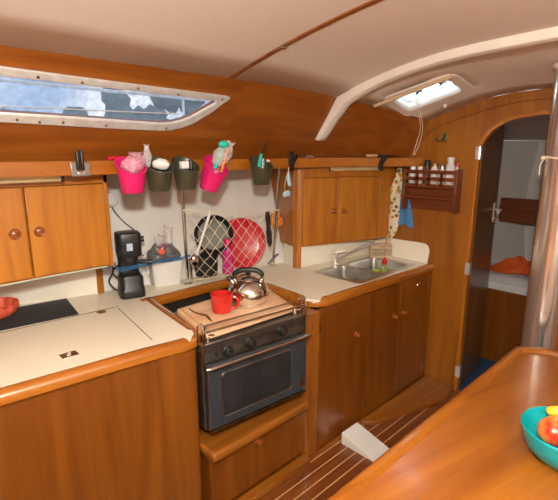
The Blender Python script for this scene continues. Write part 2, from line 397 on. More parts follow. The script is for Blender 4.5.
struct(mb.build('wall_hull_upper_forward', M['hull'], smooth=True))

# window: frame, acrylic pane, screws
win = bpy.data.objects.new('window_1', None); col.objects.link(win); win['_o'] = (0, 0, 0); win['kind'] = 'structure'
fr = ring_fill('window_frame', outer, inner, M['alu'], .012, win, shift=-.012)
bv = fr.modifiers.new('bev', 'BEVEL'); bv.width = .004; bv.segments = 2; bv.limit_method = 'ANGLE'; bv.angle_limit = math.radians(50)
mb = MB(); n_in = len(inner)
for lp_, sh, rr in ((inner, -.006, .004),):
    mb.tube([p + PN * sh for p in lp_], rr, 6, closed=True)
mb.build('glazing_bead', M['alu'], win, smooth=True)
ring_fill('pane', inner, None, M['winglass'], .006, win, shift=.012)
mb = MB().tube([wp(0, 106.5) + PN * .004, wp(120, 112) + PN * .004, wp(180, 114.5) + PN * .004], .0025, 6)
mb.build('condensation_channel', M['alu'], win)
for px, py in [(37, 75.5), (81, 81), (137, 87), (177, 93), (221, 98.2), (16, 118), (62, 121), (38.5, 120.5), (105, 124), (165, 127)]:
    p = wp(px, py) - PN * .012
    rot = PN.to_track_quat('Z', 'Y').to_matrix()
    MB().lathe([(.0055, -.003), (.0055, 0), (.004, .003)], p, 12, rot=rot).build('screw', M['brass'], win, smooth=True)

# white hull side below the shelf
mb = MB().grid(30, 8, lambda u, v: (lerp(-1.6, XB, u), yw(lerp(-1.6, XB, u), lerp(0, 1.60, v)), lerp(0, 1.60, v)))
struct(mb.build('wall_hull_lower', M['wallwhite'], smooth=True))
# back walls of the saloon, out of view, closing the cabin
struct(MB().box((-1.62, -1.9, 0), (-1.6, 2.6, 2.3)).build('wall_aft', M['bulk']))
struct(MB().box((-1.6, -1.92, 0), (XB, -1.9, 2.3)).build('wall_port', M['wallwhite']))

# forward bulkhead with the arched doorway
DY0, DY1, DZ, SILL = .66, 1.18, 1.62, .0
arch = [(DY1, SILL)]
for i in range(13):
    a = PI / 2 * i / 12
    arch.append((DY1 - .27 + .27 * math.cos(a), DZ + .02 + .225 * math.sin(a)))
arch += [(.84, 1.876), (.74, 1.865), (DY0, 1.83), (DY0, SILL)]
prof = [(DY1, SILL), (1.43, 0), (2.75, 0), (2.75, 1.60), (ys(XB) + .13, 1.60), (ye(XB), ze(XB))]
for y in (1.45, 1.35, 1.25, 1.15, 1.0, .85, .7, .5, .2, -.2, -.8, -1.9): prof.append((y, cz(XB, y)))
prof += [(-1.9, 0), (DY0, 0)]
poly = prof + [p for p in arch[::-1]][1:-1]
bm = bmesh.new(); vv = [bm.verts.new((XB, y, z)) for y, z in poly]
es = [bm.edges.new((vv[i], vv[(i + 1) % len(vv)])) for i in range(len(vv))]
bmesh.ops.triangle_fill(bm, use_beauty=True, edges=es); bmesh.ops.recalc_face_normals(bm, faces=bm.faces)
if sum(f.normal.x * f.calc_area() for f in bm.faces) > 0: bmesh.ops.reverse_faces(bm, faces=bm.faces)
me = bpy.data.meshes.new('wall_forward'); bm.to_mesh(me); bm.free(); me.materials.append(M['bulk'])
wf = bpy.data.objects.new('wall_forward', me); col.objects.link(wf); struct(wf)
mo = wf.modifiers.new('solid', 'SOLIDIFY'); mo.thickness = .03; mo.offset = -1
# solid wood lining of the opening
tp = arch
mb = MB()
def offs(pts, d):
    out = []
    for i, p in enumerate(pts):
        a = pts[max(i - 1, 0)]; b = pts[min(i + 1, len(pts) - 1)]; t = Vector((b[0] - a[0], b[1] - a[1])).normalized()
        out.append((p[0] + t.y * d, p[1] - t.x * d))
    return out
o1 = offs(tp, .012); o2 = offs(tp, -.012)
m_ = len(tp); vs = []; fs = []
for i in range(m_):
    for (y, z), x in ((o1[i], XB - .008), (o2[i], XB - .008), (o2[i], XB + .035), (o1[i], XB + .035)): vs.append((x, y, z))
for i in range(m_ - 1):
    for k in range(4): fs.append((i * 4 + k, i * 4 + (k + 1) % 4, i * 4 + 4 + (k + 1) % 4, i * 4 + 4 + k))
mb.add(vs, fs); struct(mb.build('trim_1', M['solidz'], bevel=.003))
# veneer seam arching over the doorway
pts = [(2.876, y, cz(XB, y) - d) for y, d in ((1.62, .17), (1.5, .09), (1.35, .075), (1.2, .07), (1.05, .062), (.9, .058), (.75, .058), (.6, .065))]
pts[0] = (2.876, 1.63, 1.66)
pts[1] = (2.876, 1.50, 1.80)
struct(MB().tube(smooth_path(pts), .0025, 6).build('trim_2', M['hull']))

# headlining joint strip and its clip
gp = [(1.40, ye(1.40) - .005 - .13 * i, 0) for i in range(14)]
mb = MB(); vs = []; fs = []
for i, (x, y, _) in enumerate(gp):
    z = cz(x, y)
    vs += [(x - .012, y, z + .004), (x + .012, y, z + .004), (x + .012, y, z - .006), (x - .012, y, z - .006)]
for i in range(len(gp) - 1):
    for k in range(4): fs.append((i * 4 + k, i * 4 + (k + 1) % 4, i * 4 + 4 + (k + 1) % 4, i * 4 + 4 + k))
mb.add(vs, fs); t3 = mb.build('trim_3', M['hull']); struct(t3)
p = Vector((1.40, 1.43, cz(1.4, 1.43) - .008)); MB().cbox(p, (.024, .03, .008)).build('joint_clip', M['steel'], t3, bevel=.002)

# moulded white deck beam
def bxn(y):
    k = [(-1.9, 1.88), (.58, 2.06), (.8, 2.08), (1.32, 2.13), (1.7, 2.15), (2.1, 2.19)]
    for (a, va), (b, vb) in zip(k, k[1:]):
        if y <= b: return lerp(va, vb, (y - a) / (b - a))
    return k[-1][1]
rows = []
for z, d in ((1.735, .012), (1.745, .024), (1.78, .030), (1.83, .034), (1.88, .042), (1.92, .054)):
    x = 2.18; f_ = (z - 1.60) / (ze(x) - 1.60); y = lerp(yb(x), ye(x), f_); n_ = Vector((-(ze(x) - 1.60), -(yb(x) - ye(x)))).normalized()
    rows.append((y, z, n_, d))
for y, d in ((1.70, .062), (1.62, .054), (1.54, .048), (1.45, .045), (1.35, .044), (1.25, .044), (1.1, .044), (.95, .044), (.8, .044), (.6, .044), (.3, .044), (-.1, .044), (-.6, .044), (-1.9, .044)):
    z = cz(bxn(y), y); z2 = cz(bxn(y), y - .02); n_ = Vector((z2 - z, -.02)); n_ = Vector((n_.x * -1, n_.y)).normalized() if False else Vector((-(z2 - z) / .02 * .5, -1)).normalized()
    rows.append((y, z, n_, d))
vs = []; fs = []
for (y, z, n_, d) in rows:
    x = bxn(y); w = .078
    for dx, k in ((0, -.03), (-.002, d * .45), (.006, d * .85), (.022, d), (w - .022, d), (w - .006, d * .85), (w + .002, d * .45), (w, -.03)):
        vs.append((x + dx, y + n_.x * k, z + n_.y * k))
for i in range(len(rows) - 1):
    for k in range(7): fs.append((i * 8 + k, i * 8 + k + 1, i * 8 + 9 + k, i * 8 + 8 + k))
fs.append(tuple(range(8))); fs.append(tuple(range((len(rows) - 1) * 8, len(rows) * 8)))
struct(MB().add(vs, fs).build('trim_4', M['beam'], smooth=True))

# deck hatch
ht = bpy.data.objects.new('window_2', None); col.objects.link(ht); ht['_o'] = (0, 0, 0); ht['kind'] = 'structure'
def rr(x0, x1, y0, y1, r, n=5):
    out = []
    for cx, cy, a0 in ((x1 - r, y1 - r, 0), (x0 + r, y1 - r, PI / 2), (x0 + r, y0 + r, PI), (x1 - r, y0 + r, 1.5 * PI)):
        for i in range(n + 1):
            a = a0 + PI / 2 * i / n; out.append((cx + r * math.cos(a), cy + r * math.sin(a)))
    return out
def band(o_, i_, zo, zi, thick):   # sloped ring between two loops lying on the headlining
    n = len(o_); vs = [(x, y, cz(x, y) + zo) for x, y in o_] + [(x, y, cz(x, y) + zi) for x, y in i_]
    vs += [(x, y, z + thick) for x, y, z in vs]
    fs = []
    for k in range(n):
        j = (k + 1) % n
        fs += [(k, j, n + j, n + k), (2 * n + k, 3 * n + k, 3 * n + j, 2 * n + j), (k, 2 * n + k, 2 * n + j, j), (n + k, n + j, 3 * n + j, 3 * n + k)]
    return MB().add(vs, fs)
A = rr(HX0 - .045, HX1 + .045, HY0 - .045, HY1 + .03, .05); B = rr(HX0 + .01, HX1 - .01, HY0 + .01, HY1 - .01, .04)
band(A, B, -.010, -.012, .012).build('hatch_trim', M['ceil'], ht, smooth=True)
Cc = rr(HX0 + .012, HX1 - .012, HY0 + .012, HY1 - .012, .04)
n = len(B); vs = [(x, y, cz(x, y) - .010) for x, y in B] + [(x, y, cz(x, y) + .05) for x, y in Cc]
MB().add(vs, [(k, (k + 1) % n, n + (k + 1) % n, n + k) for k in range(n)]).build('hatch_coaming', M['white'], ht, smooth=True, solid=.004)
zc = cz(2.57, 1.39) + .10
sl = lambda x, y: cz(x, y) + .05
cr = [(HX0 - .01, HY0 - .01), (HX1 + .01, HY0 - .01), (HX1 + .01, HY1 + .01), (HX0 - .01, HY1 + .01)]
MB().slab([(x, y, sl(x, y)) for x, y in cr], (0, 0, .008)).build('hatch_pane', M['hatchglass'], ht)
band(rr(HX0 + .004, HX1 - .004, HY0 + .004, HY1 - .004, .04), rr(HX0 + .020, HX1 - .020, HY0 + .020, HY1 - .020, .03), .040, .040, .008).build('pane_frame', M['alu'], ht, smooth=True)
for xx in (HX0 + .045, HX1 - .045):
    MB().tube([(xx, HY0 + .02, sl(xx, HY0 + .02) - .008), (xx, HY1 - .02, sl(xx, HY1 - .02) - .008)], .006, 8).build('hatch_bar', M['alu'], ht, smooth=True)
for yy in (HY0 + .09, HY1 - .14):
    mb = MB().cbox((2.55, yy, sl(2.55, yy) - .02), (.035, .04, .03)); mb.tube([(2.55, yy, sl(2.55, yy) - .035), (2.58, yy + .03, sl(2.55, yy) - .04)], .007)
    mb.build('latch', M['black'], ht, bevel=.003)
# blind roller fixed along the hatch
pa = Vector((2.425, 1.66, cz(2.425, 1.66) - .012)); pb = Vector((2.425, 1.17, cz(2.425, 1.17) - .012))
bl = MB().tube([lerp(pa, pb, i / 8) - Vector((0, 0, .012 * math.sin(PI * i / 8) * 0)) for i in range(9)], .011, 10)
tag(bl.build('hatch_blind', M['beige'], smooth=True), 'rolled beige blind along the aft edge of the ceiling hatch', 'blind')
p = Vector((2.78, 1.374, cz(2.78, 1.374) - .008))
tag(MB().lathe([(.013, .008), (.013, 0), (.009, -.012), (.004, -.016)], p, 16).build('ceiling_button', M['white'], smooth=True), 'small pale round button on the ceiling forward of the hatch', 'button')

# world outside the window
outside = MB().box((-60, 14, -6), (90, 120, -1.2)).build('sea', M['seablue']); tag(outside, 'blue sea water outside the cabin window', 'water', kind='stuff')
tag(MB().box((-2.0, 3.05, 1.55), (3.2, 3.7, 1.60)).build('side_deck', M['deck']), 'white side deck outside the cabin window', 'deck')
def tree(x, y, h, w, lab):
    mb = MB()
    for k in range(22):
        zz = random.uniform(.1, .92); c = (x + random.uniform(-w, w) * (1.05 - zz * .8), y + random.uniform(-.5, .5), h * zz); r = w * random.uniform(.22, .42)
        mb.ball(c, r, 8, (1, 1, 1), lambda p, a, c=c: p * (1 + .5 * noise.noise(p * 2.6 + Vector(c))))
    t = thing('tree', (x, y, -1.2), lab, 'tree', 'trees on the shore')
    mb.build('crown', M['tree'], t, smooth=True)
    MB().tube([(x, y, -1.2), (x, y, h * .6)], .25, 8).build('trunk', M['rootwood'], t)
for x, y, h, w, lab in ((12.8, 27, 5.6, 2.1, 'rounded tree left of the middle of the cabin window view'), (15.8, 28, 6.6, 2.2, 'tallest dark tree seen through the middle of the cabin window'), (18.3, 28, 6.2, 1.9, 'dark tree seen through the window toward its pointed end'),
                   (20.6, 29, 5.2, 1.4, 'small dark tree nearest the pointed end of the window'), (10.0, 28, 4.0, 1.8, 'low hazy tree seen through the left part of the window'), (7.0, 28, 3.7, 1.7, 'lowest tree at the far left of the window view')):
    tree(x, y, h, w, lab)
t = thing('guardrail', (0, 3.5, 1.6), 'white guard rail on deck outside the cabin window', 'rail')
MB().tube([(-2, 3.5, 2.12), (3.2, 3.5, 2.12)], .012).build('wire', M['white'], t)
for x in (-1.2, .55, 2.2): MB().tube([(x, 3.5, 1.6), (x, 3.5, 2.13)], .012).build('stanchion', M['white'], t)

# ---------------------------------------------------------------- cabin beyond the doorway
struct(MB().box((XB + .03, -1.2, -.03), (3.9, 1.9, -.0)).build('floor_forward', M['carpet']))
struct(MB().grid(6, 6, lambda u, v: (lerp(XB + .03, 4.5, u), lerp(2.1, 1.15, u) + .25 * (v - .5) - .25 * max(0, v - .7) * 2, lerp(0, 1.75, v))).build('wall_hull_forward', M['lining'], smooth=True))
struct(MB().box((4.3, -1.5, 0), (4.34, 1.6, 1.9)).build('wall_bow', M['lining']))
struct(MB().grid(6, 8, lambda u, v: (lerp(XB + .03, 4.4, u), lerp(2.2, -1.5, v), 1.72 + .22 * math.sin(PI * v) - .12 * u)).build('ceiling_forward', M['ceil'], smooth=True, solid=.01))
struct(MB().box((XB + .03, -1.52, 0), (4.4, -1.5, 1.9)).build('wall_port_forward', M['lining']))
t = thing('berth', (3.75, .8, 0), 'wooden forward berth with a pale mattress beyond the doorway', 'bed')
MB().prism([(3.52, 1.72), (3.52, -.9), (4.28, -.6), (4.28, 1.35)], 0, .60).build('berth_front', M['front'], t, bevel=.01)
def mat_fn(u, v):
    x = lerp(3.54, 4.29, u); y = lerp(lerp(1.70, 1.30, u), -.6, v)
    return (x, y, .70 + .012 * noise.noise(Vector((x * 7, y * 7, 0))) - .05 * (max(0, .1 - u) / .1) ** 2)
mb = MB().grid(16, 30, mat_fn); mb.prism([(3.535, 1.70), (3.535, -.6), (4.29, -.6), (4.29, 1.33)], .60, .66)
mb.build('mattress', M['linen'], t, smooth=True)
p = at(519, 272, z=.71)
def cloth_fn(u, v):
    a = u * 2 * PI; r = .20 * v * (1 + .35 * math.sin(3 * a + 1) + .15 * math.sin(5 * a))
    return (p.x + .55 * r * math.cos(a), p.y + r * math.sin(a), .715 + .085 * (1 - v ** 2) * (1 + .4 * math.sin(4 * a)) + .02 * noise.noise(Vector((a, v * 5, 0))))
tag(MB().grid(40, 10, cloth_fn).build('orange_blanket', M['orange'], smooth=True, solid=.006), 'crumpled orange cloth lying on the white mattress', 'cloth')
tag(MB().box((4.10, -.8, 1.09), (4.29, 1.44, 1.12)).box((4.08, -.8, 1.06), (4.11, 1.50, 1.27)).build('bow_shelf', M['rack'], bevel=.004), 'dark wooden shelf with high fiddle above the forward berth', 'shelf')

# door leaf, swung open into the forward cabin
hinge = Vector((XB + .03, DY1 - .015, 0)); far = at(487, 352, z=.02); far = Vector((far.x, far.y, 0))
dd = (Vector((3.40, hinge.y + .055, 0)) - hinge); dl = dd.length; dd.normalize(); dnm = Vector((-dd.y, dd.x, 0))
df = bpy.data.objects.new('door_1', None); col.objects.link(df); df['_o'] = tuple(hinge); df.location = hinge; df['kind'] = 'structure'
lp = [(0, .015), (0, DZ + .02)] + [(.22 - .22 * math.cos(PI / 2 * i / 8), DZ + .02 + .22 * math.sin(PI / 2 * i / 8)) for i in range(1, 9)] + [(dl, 1.84), (dl, .015)]
MB().slab([hinge + dd * u + Vector((0, 0, z)) for u, z in lp], dnm * .025).build('door_leaf', M['darkwood'], df, bevel=.003)
for px, py in ((459, 372), (469, 269), (478.5, 153)):
    zz = at(px, py, x=XB - .01).z - .04
    mb = MB().box((XB - .0105, DY1 - .017, zz), (XB + .03, DY1 - .0125, zz + .08)).box((XB - .0115, DY1 - .017, zz), (XB - .0085, DY1 + .010, zz + .08))
    mb.tube([(XB - .012, DY1 - .016, zz), (XB - .012, DY1 - .016, zz + .08)], .007, 8)
    mb.build('hinge', M['tap'], df)
hc = hinge + dd * (dl - .06) - dnm * .006
mb = MB(); mb.slab([hc + dd * a + Vector((0, 0, b)) for a, b in ((-.012, 1.16), (.012, 1.16), (.012, 1.30), (-.012, 1.30))], dnm * .006)
mb.tube(smooth_path([hc + Vector((0, 0, 1.25)), hc - dnm * .04 + Vector((0, 0, 1.25)), hc - dnm * .045 - dd * .04 + Vector((0, 0, 1.248)), hc - dnm * .045 - dd * .09 + Vector((0, 0, 1.246))], 3), .008, 8)
mb.lathe([(.006, 0), (.006, .012)], hc + Vector((0, 0, 1.18)), 8)
mb.build('door_handle', M['tap'], df, smooth=True)

# ---------------------------------------------------------------- long fiddled shelf
t = thing('long_shelf', (1.2, 1.95, 1.558), 'long wooden shelf with raised edge along the hull under the window', 'shelf')
N = 40
def sweep(prof_fn, x0, x1, n=N):
    mb = MB(); vs = []; fs = []; k = len(prof_fn(x0))
    for i in range(n + 1):
        x = lerp(x0, x1, i / n); vs += [(x, y, z) for y, z in prof_fn(x)]
    for i in range(n):
        for j in range(k): fs.append((i * k + j, i * k + (j + 1) % k, (i + 1) * k + (j + 1) % k, (i + 1) * k + j))
    fs += [tuple(range(k)), tuple(range(n * k, (n + 1) * k))]
    return mb.add(vs, fs)
sweep(lambda x: [(ys(x), 1.558), (ys(x), 1.618), (ys(x) + .02, 1.618), (ys(x) + .02, 1.558)], -1.58, XB - .003).build('fiddle', M['solidx'], t, bevel=.004)
sweep(lambda x: [(ys(x) + .02, 1.560), (ys(x) + .02, 1.575), (yw(x, 1.56) - .004, 1.575), (yw(x, 1.56) - .004, 1.560)], -1.58, XB - .003).build('shelf_board', M['solidx'], t)

# unlit strip lamps under the shelf
def striplamp(x0, x1, dy, lab):
    y0 = ys(x0) + dy; y1 = ys(x1) + dy
    t = thing('strip_lamp', ((x0 + x1) / 2, (y0 + y1) / 2, 1.535), lab, 'lamp', 'strip lamps under the shelf')
    d = Vector((x1 - x0, y1 - y0, 0)); L = d.length; an = math.atan2(d.y, d.x)
    m = Matrix.Translation((x0, y0, 1.545)) @ Matrix.Rotation(an, 4, 'Z')
    MB().xf(m).prism([(-.018, .012), (-.018, -.004), (-.010, -.014), (.010, -.014), (.018, -.004), (.018, .012)], .012, L - .012, 'x').build('lamp_cover', M['lampbody'], t, bevel=.002)
    for a in (0, L - .012): MB().xf(m).cbox((a + .006, 0, -.001), (.012, .04, .03)).build('end_cap', M['black'], t, bevel=.002)
striplamp(.05, .66, .10, 'brass coloured strip lamp above the left cabinet doors')
striplamp(2.33, 2.70, .09, 'shorter strip lamp above the right cabinet doors')

# ---------------------------------------------------------------- overhead cabinets
def knob(c, nrm, parent, r=.017, nm='knob'):
    rot = Vector(nrm).to_track_quat('Z', 'Y').to_matrix()
    MB().lathe([(r * 1.25, 0), (r * 1.25, .003), (r * .95, .006), (r * .55, .009), (r * .55, .015), (r, .020), (r * .95, .027), (r * .5, .031), (1e-6, .031)], c, 20, rot=rot).build(nm, M['knob'], parent, smooth=True)
YC = 2.10
t = thing('overhead_cabinet', (.0, YC + .15, 1.11), 'overhead teak cabinet at the left with round knobs, under the shelf', 'cabinet')
mb = MB(); mb.box((-1.5, YC + .016, 1.10), (.882, 2.44, 1.116)); mb.box((-1.5, YC + .004, 1.51), (.882, 2.44, 1.555)); mb.box((.864, YC + .004, 1.10), (.882, 2.44, 1.555))
mb.box((-1.5, YC + .03, 1.11), (.87, YC + .04, 1.53)); mb.build('cabinet_body', M['solidz'], t, bevel=.002)
for (x0, x1, kx) in ((.522, .862, .562), (.12, .514, .466)):
    d = MB().box((x0, YC, 1.112), (x1, YC + .018, 1.508)).build('door', M['door'], t, bevel=.003)
    rq = Vector((0, -1, 0)).to_track_quat('Z', 'Y').to_matrix()
    kn = MB().lathe([(.024, 0), (.024, .004), (.020, .008), (.016, .006), (.0155, .002)], (kx, YC, 1.313), 24, rot=rq).build('knob', M['knob'], d, smooth=True)
    MB().lathe([(.0135, .002), (.0135, .007), (.009, .010), (1e-5, .010)], (kx, YC, 1.313), 20, rot=rq).build('push_button', M['knob'], kn, smooth=True)
d = MB().box((-.33, YC, 1.112), (.112, YC + .018, 1.508)).build('door', M['door'], t, bevel=.003)
# cream splashback under it with its end strip
sb = thing('splashback', (.2, 2.40, .88), 'cream splashback panel behind the left worktop under the cabinet', 'panel')
MB().prism([(-1.5, 2.60), (.35, 2.53), (.90, 2.398), (.90, 2.412), (.35, 2.545), (-1.5, 2.615)], .882, 1.10).build('splash_panel', M['splash'], sb)
MB().box((.90, 2.388, .882), (.935, 2.410, 1.10)).build('end_strip', M['solidz'], sb, bevel=.003)

# right-hand cabinet follows the hull
A0 = Vector((2.10, 1.995, 0)); B0 = Vector((XB - .003, 1.765, 0)); cdv = (B0 - A0); CL = cdv.length; ca = math.atan2(cdv.y, cdv.x)
MC = Matrix.Translation(A0) @ Matrix.Rotation(ca, 4, 'Z')        # local x along the face, y outboard
t = thing('overhead_cabinet', (2.45, 1.95, 1.03), 'overhead teak cabinet above the sink with two small knobs', 'cabinet')
Z0, Z1 = 1.03, 1.553
mb = MB().xf(MC); mb.box((.0, .02, Z0), (CL - .0, .15, Z0 + .015)); mb.box((.03, .0, 1.49), (CL, .02, Z1)); mb.box((CL - .135, .0, Z0), (CL, .02, 1.49)); mb.box((.03, .0, Z0), (CL - .13, .02, Z0 + .018))
mb.box((.03, .012, Z0), (CL - .13, .022, 1.50)); mb.prism([(.03, Z0), (.22, Z0), (.40, Z1), (.03, Z1)], -.02, 0, 'x')
mb.build('cabinet_body', M['solidz'], t, bevel=.002)
# rounded corner post running down to the worktop
pr = [(0.03, 0.0), (.012, .002), (-.004, .010), (-.014, .022), (-.019, .038), (-.02, .055), (.0, .055), (.03, .03)]
MB().xf(MC).prism(pr, Z0, Z1).build('corner_post', M['solidz'], t, smooth=True)
MB().xf(MC).prism([(x * .8 + .004, y * .8 + .008) for x, y in pr], .882, Z0).build('post_foot', M['solidz'], t, smooth=True)
def locx(px, py):  # distance along the face of this cabinet
    n = Vector((-math.sin(ca), math.cos(ca), 0)); p = atp(px, py, A0, n); return (p.xy - A0.xy).length * (1 if p.x > A0.x else -1), p.z
s1 = locx(336.5, 210)[0]; s2 = locx(376, 210)[0]
for x0, x1, kp in ((.034, s1 - .002, (332, 211)), (s1 + .002, s2, (343, 211))):
    d = MB().xf(MC).box((x0, -.004, Z0 + .015), (x1, .012, 1.487)).build('door', M['door'], t, bevel=.003)
    kx, kz = locx(*kp); knob(MC @ Vector((kx, -.004, kz)), MC.to_3x3() @ Vector((0, -1, 0)), d, .015)
# cream boxing below
sb = thing('splashback', (2.4, 1.95, .88), 'cream splashback behind the sink under the right cabinet', 'panel')
MB().slab([(2.125, 2.002, .882), (XB - .003, 1.925, .882), (XB - .003, 1.925, Z0 + .01), (2.125, 2.002, Z0 + .01)], (0, .012, 0)).build('splash_panel', M['splash'], sb, bevel=.002)
MB().xf(MC).box((-.012, .055, .882), (.002, .19, Z0)).build('splash_side', M['splash'], sb)
# splash on the bulkhead with one rounded corner
pl = [(1.92, .882), (1.46, .882), (1.452, .95)] + [(1.452 + .05 - .05 * math.cos(PI / 2 * i / 6), .972 + .05 * math.sin(PI / 2 * i / 6)) for i in range(7)] + [(1.92, 1.022)]
tag(MB().prism(pl, XB - .014, XB - .001, 'x').build('bulkhead_splashback', M['splash'], bevel=.002), 'cream splash panel with rounded corner on the bulkhead beside the sink', 'panel')

# ---------------------------------------------------------------- worktop (one continuous laminate around the stove well)
CT = .88
t = thing('worktop', (1.2, 1.9, CT - .03), 'cream laminate worktop with teak edging around the stove', 'worktop')
L1 = at(0, 388, z=CT); L2 = at(100, 362, z=CT); L3 = at(182, 338, z=CT)
dirL = Vector((L2.x - L1.x, L2.y - L1.y)); 
def xy(p): return (p.x, p.y)
Lf = Vector((-1.2, L1.y + .06, CT))
# stove well corners (laminate edges)
hBL = Vector((1.005, 2.06)); hBR = Vector((1.80, 2.06))
wl0 = at(150, 302, z=CT); wl1 = at(194, 334, z=CT); br0 = at(262, 274, z=CT); br1 = at(305, 297, z=CT)
lam_left = [(-1.2, 1.64), xy(L1), xy(L2), xy(L3), xy(at(190, 341, z=CT)), xy(at(195, 334, z=CT)), xy(wl0), xy(at(149, 297, z=CT))]
backy = [(x, yw(x, CT) - .003) for x in (2.86, 2.4, 2.06, 1.8, 1.42, 1.1, .9, .3, -1.2)]
lam_right = [xy(at(258, 272, z=CT)), xy(at(304, 295, z=CT)), xy(at(306, 300, z=CT)), xy(at(321, 300, z=CT)), xy(at(325, 295.5, z=CT)), xy(at(345, 288.5, z=CT))]
# outline of the whole top under the edging
def cr2(pts, n=5): return [(p.x, p.y) for p in smooth_path([(*p, 0) for p in pts], n)]
l0 = xy(L1)
def bez(a, b, c, n=8):
    a, b, c = Vector(a), Vector(b), Vector(c); return [tuple(a * (1 - k / n) ** 2 + b * 2 * (k / n) * (1 - k / n) + c * (k / n) ** 2) for k in range(n + 1)]
EL = [(-1.2, 1.76), (-.4, 1.668), (.255, 1.612), (.587, 1.582), (.734, 1.568)] + bez((.885, 1.546), (.972, 1.532), (.982, 1.60)) + [(1.01, 1.85), (1.045, 2.135)]
EB = [(1.045, 2.135), (1.3, 2.138), (1.743, 2.138)]
ER = [(1.743, 2.138), (1.731, 1.95), (1.715, 1.70)] + bez((1.708, 1.585), (1.700, 1.490), (1.800, 1.488)) + [(1.924, 1.486), (2.3, 1.470), (XB - .004, 1.457)]
SX0, SX1, SY0, SY1 = 2.12, 2.775, 1.50, 1.865
full = EL + EB[1:-1] + ER + [(XB - .003, 1.46)] + [(XB - .003, yw(2.86, CT) - .003)] + backy[1:]
bm = bmesh.new(); es = []
off = Vector(t['_o'])
hole = [(SX0, SY0), (SX1, SY0), (SX1, SY1), (SX0, SY1)]
for lp_ in (full, hole):
    vv = [bm.verts.new(Vector((x, y, CT)) - off) for x, y in lp_]; es += [bm.edges.new((vv[i], vv[(i + 1) % len(vv)])) for i in range(len(vv))]
bmesh.ops.triangle_fill(bm, use_beauty=True, edges=es); bmesh.ops.recalc_face_normals(bm, faces=bm.faces)
if sum(f.normal.z * f.calc_area() for f in bm.faces) < 0: bmesh.ops.reverse_faces(bm, faces=bm.faces)
me = bpy.data.meshes.new('laminate'); bm.to_mesh(me); bm.free(); me.materials.append(M['laminate'])
o = bpy.data.objects.new('laminate', me); col.objects.link(o); o.parent = t
mo = o.modifiers.new('solid', 'SOLIDIFY'); mo.thickness = .03; mo.offset = -1
def edging(pts, w, name='edging', zt=.006, zb=-.045, par=t, mat='solidx', side=1):
    """rounded solid-wood edging; pts run along its laminate side, w is its width towards the open side"""
    P = [Vector((*p, 0)) for p in pts]; vs = []; fs = []
    pf = [(0, -.02), (0, zt * .3), (w * .15, zt), (w * .6, zt), (w * .9, zt - .010), (w, zt - .022), (w, zb + .008), (w * .85, zb), (0.004, zb)]
    k = len(pf)
    for i, p in enumerate(P):
        a = P[max(i - 1, 0)]; b = P[min(i + 1, len(P) - 1)]; d = (b - a).normalized(); nn = Vector((d.y, -d.x, 0)) * side
        for u, z in pf: vs.append((p.x + nn.x * u, p.y + nn.y * u, CT + z))
    for i in range(len(P) - 1):
        for j in range(k): fs.append((i * k + j, i * k + (j + 1) % k, (i + 1) * k + (j + 1) % k, (i + 1) * k + j))
    fs += [tuple(range(k)), tuple(range((len(P) - 1) * k, len(P) * k))]
    return MB().add(vs, fs).build(name, M[mat], par, smooth=True)
edging(EL, .048); edging([(1.02, 2.135), (1.3, 2.138), (1.77, 2.138)], .042); edging(ER, .050)

for pl_ in ([at(181, 338.6, z=CT), at(184, 339.4, z=CT), at(190.5, 341, z=CT), at(194, 335, z=CT), at(191.5, 331.5, z=CT), at(187, 331, z=CT)],
            [at(301, 294, z=CT), at(303.2, 295.8, z=CT), at(305.6, 300.3, z=CT), at(319.4, 301.1, z=CT), at(323.4, 296.6, z=CT), at(326, 294.5, z=CT), at(314, 292, z=CT)]):
    MB().slab([Vector((a.x, a.y, CT - .004)) for a in pl_], (0, 0, .0112)).build('laminate_lip', M['laminate'], t)
# ice-box lid seams, lift ring and catch, mat
def strip(a, b, w, name, mat, par, z=CT):
    a = Vector((a.x, a.y, 0)); b = Vector((b.x, b.y, 0)); d = (b - a).normalized(); nn = Vector((-d.y, d.x, 0)) * w / 2
    return MB().slab([Vector((*(a - nn).xy, z)), Vector((*(b - nn).xy, z)), Vector((*(b + nn).xy, z)), Vector((*(a + nn).xy, z))], (0, 0, .0012)).build(name, M[mat], par)
strip(at(0, 333, z=CT), at(118, 306.5, z=CT), .003, 'lid_seam', 'dark', t)
strip(at(118, 308, z=CT), at(152, 340, z=CT), .003, 'lid_seam', 'dark', t)
def plate(px, py, w, d, nm, mat):
    p = at(px, py, z=CT); mb = MB().cbox((p.x, p.y, CT + .0015), (w, d, .003)); o = mb.build(nm, M[mat], t, bevel=.0012)
    MB().tube([(p.x + .014 * math.cos(a), p.y + .010 * math.sin(a), CT + .004) for a in [2 * PI * i / 16 for i in range(16)]], .0018, 6, closed=True).build('ring_pull', M['chrome'], o)
plate(69, 355, .062, .045, 'latch_plate', 'steel')
p = at(101.5, 312, z=CT); MB().lathe([(.024, 0), (.024, .002), (.02, .003)], p, 6).build('finger_plate', M['brass'], t)
mp_ = [at(-60, 335, z=CT), at(-60, 300, z=CT), at(67, 298.5, z=CT), at(79, 315, z=CT), at(0, 332, z=CT)]
mp_ = [Vector((-.1, 2.15, CT)), Vector((-.1, 2.53, CT)), at(66.5, 299, z=CT), at(79, 314.5, z=CT), at(0, 331, z=CT)]
tag(MB().slab([Vector((a.x, a.y, CT + .0005)) for a in mp_], (0, 0, .003)).build('rubber_mat', M['rubber']), 'dark charcoal non-slip mat lying on the left worktop', 'mat')
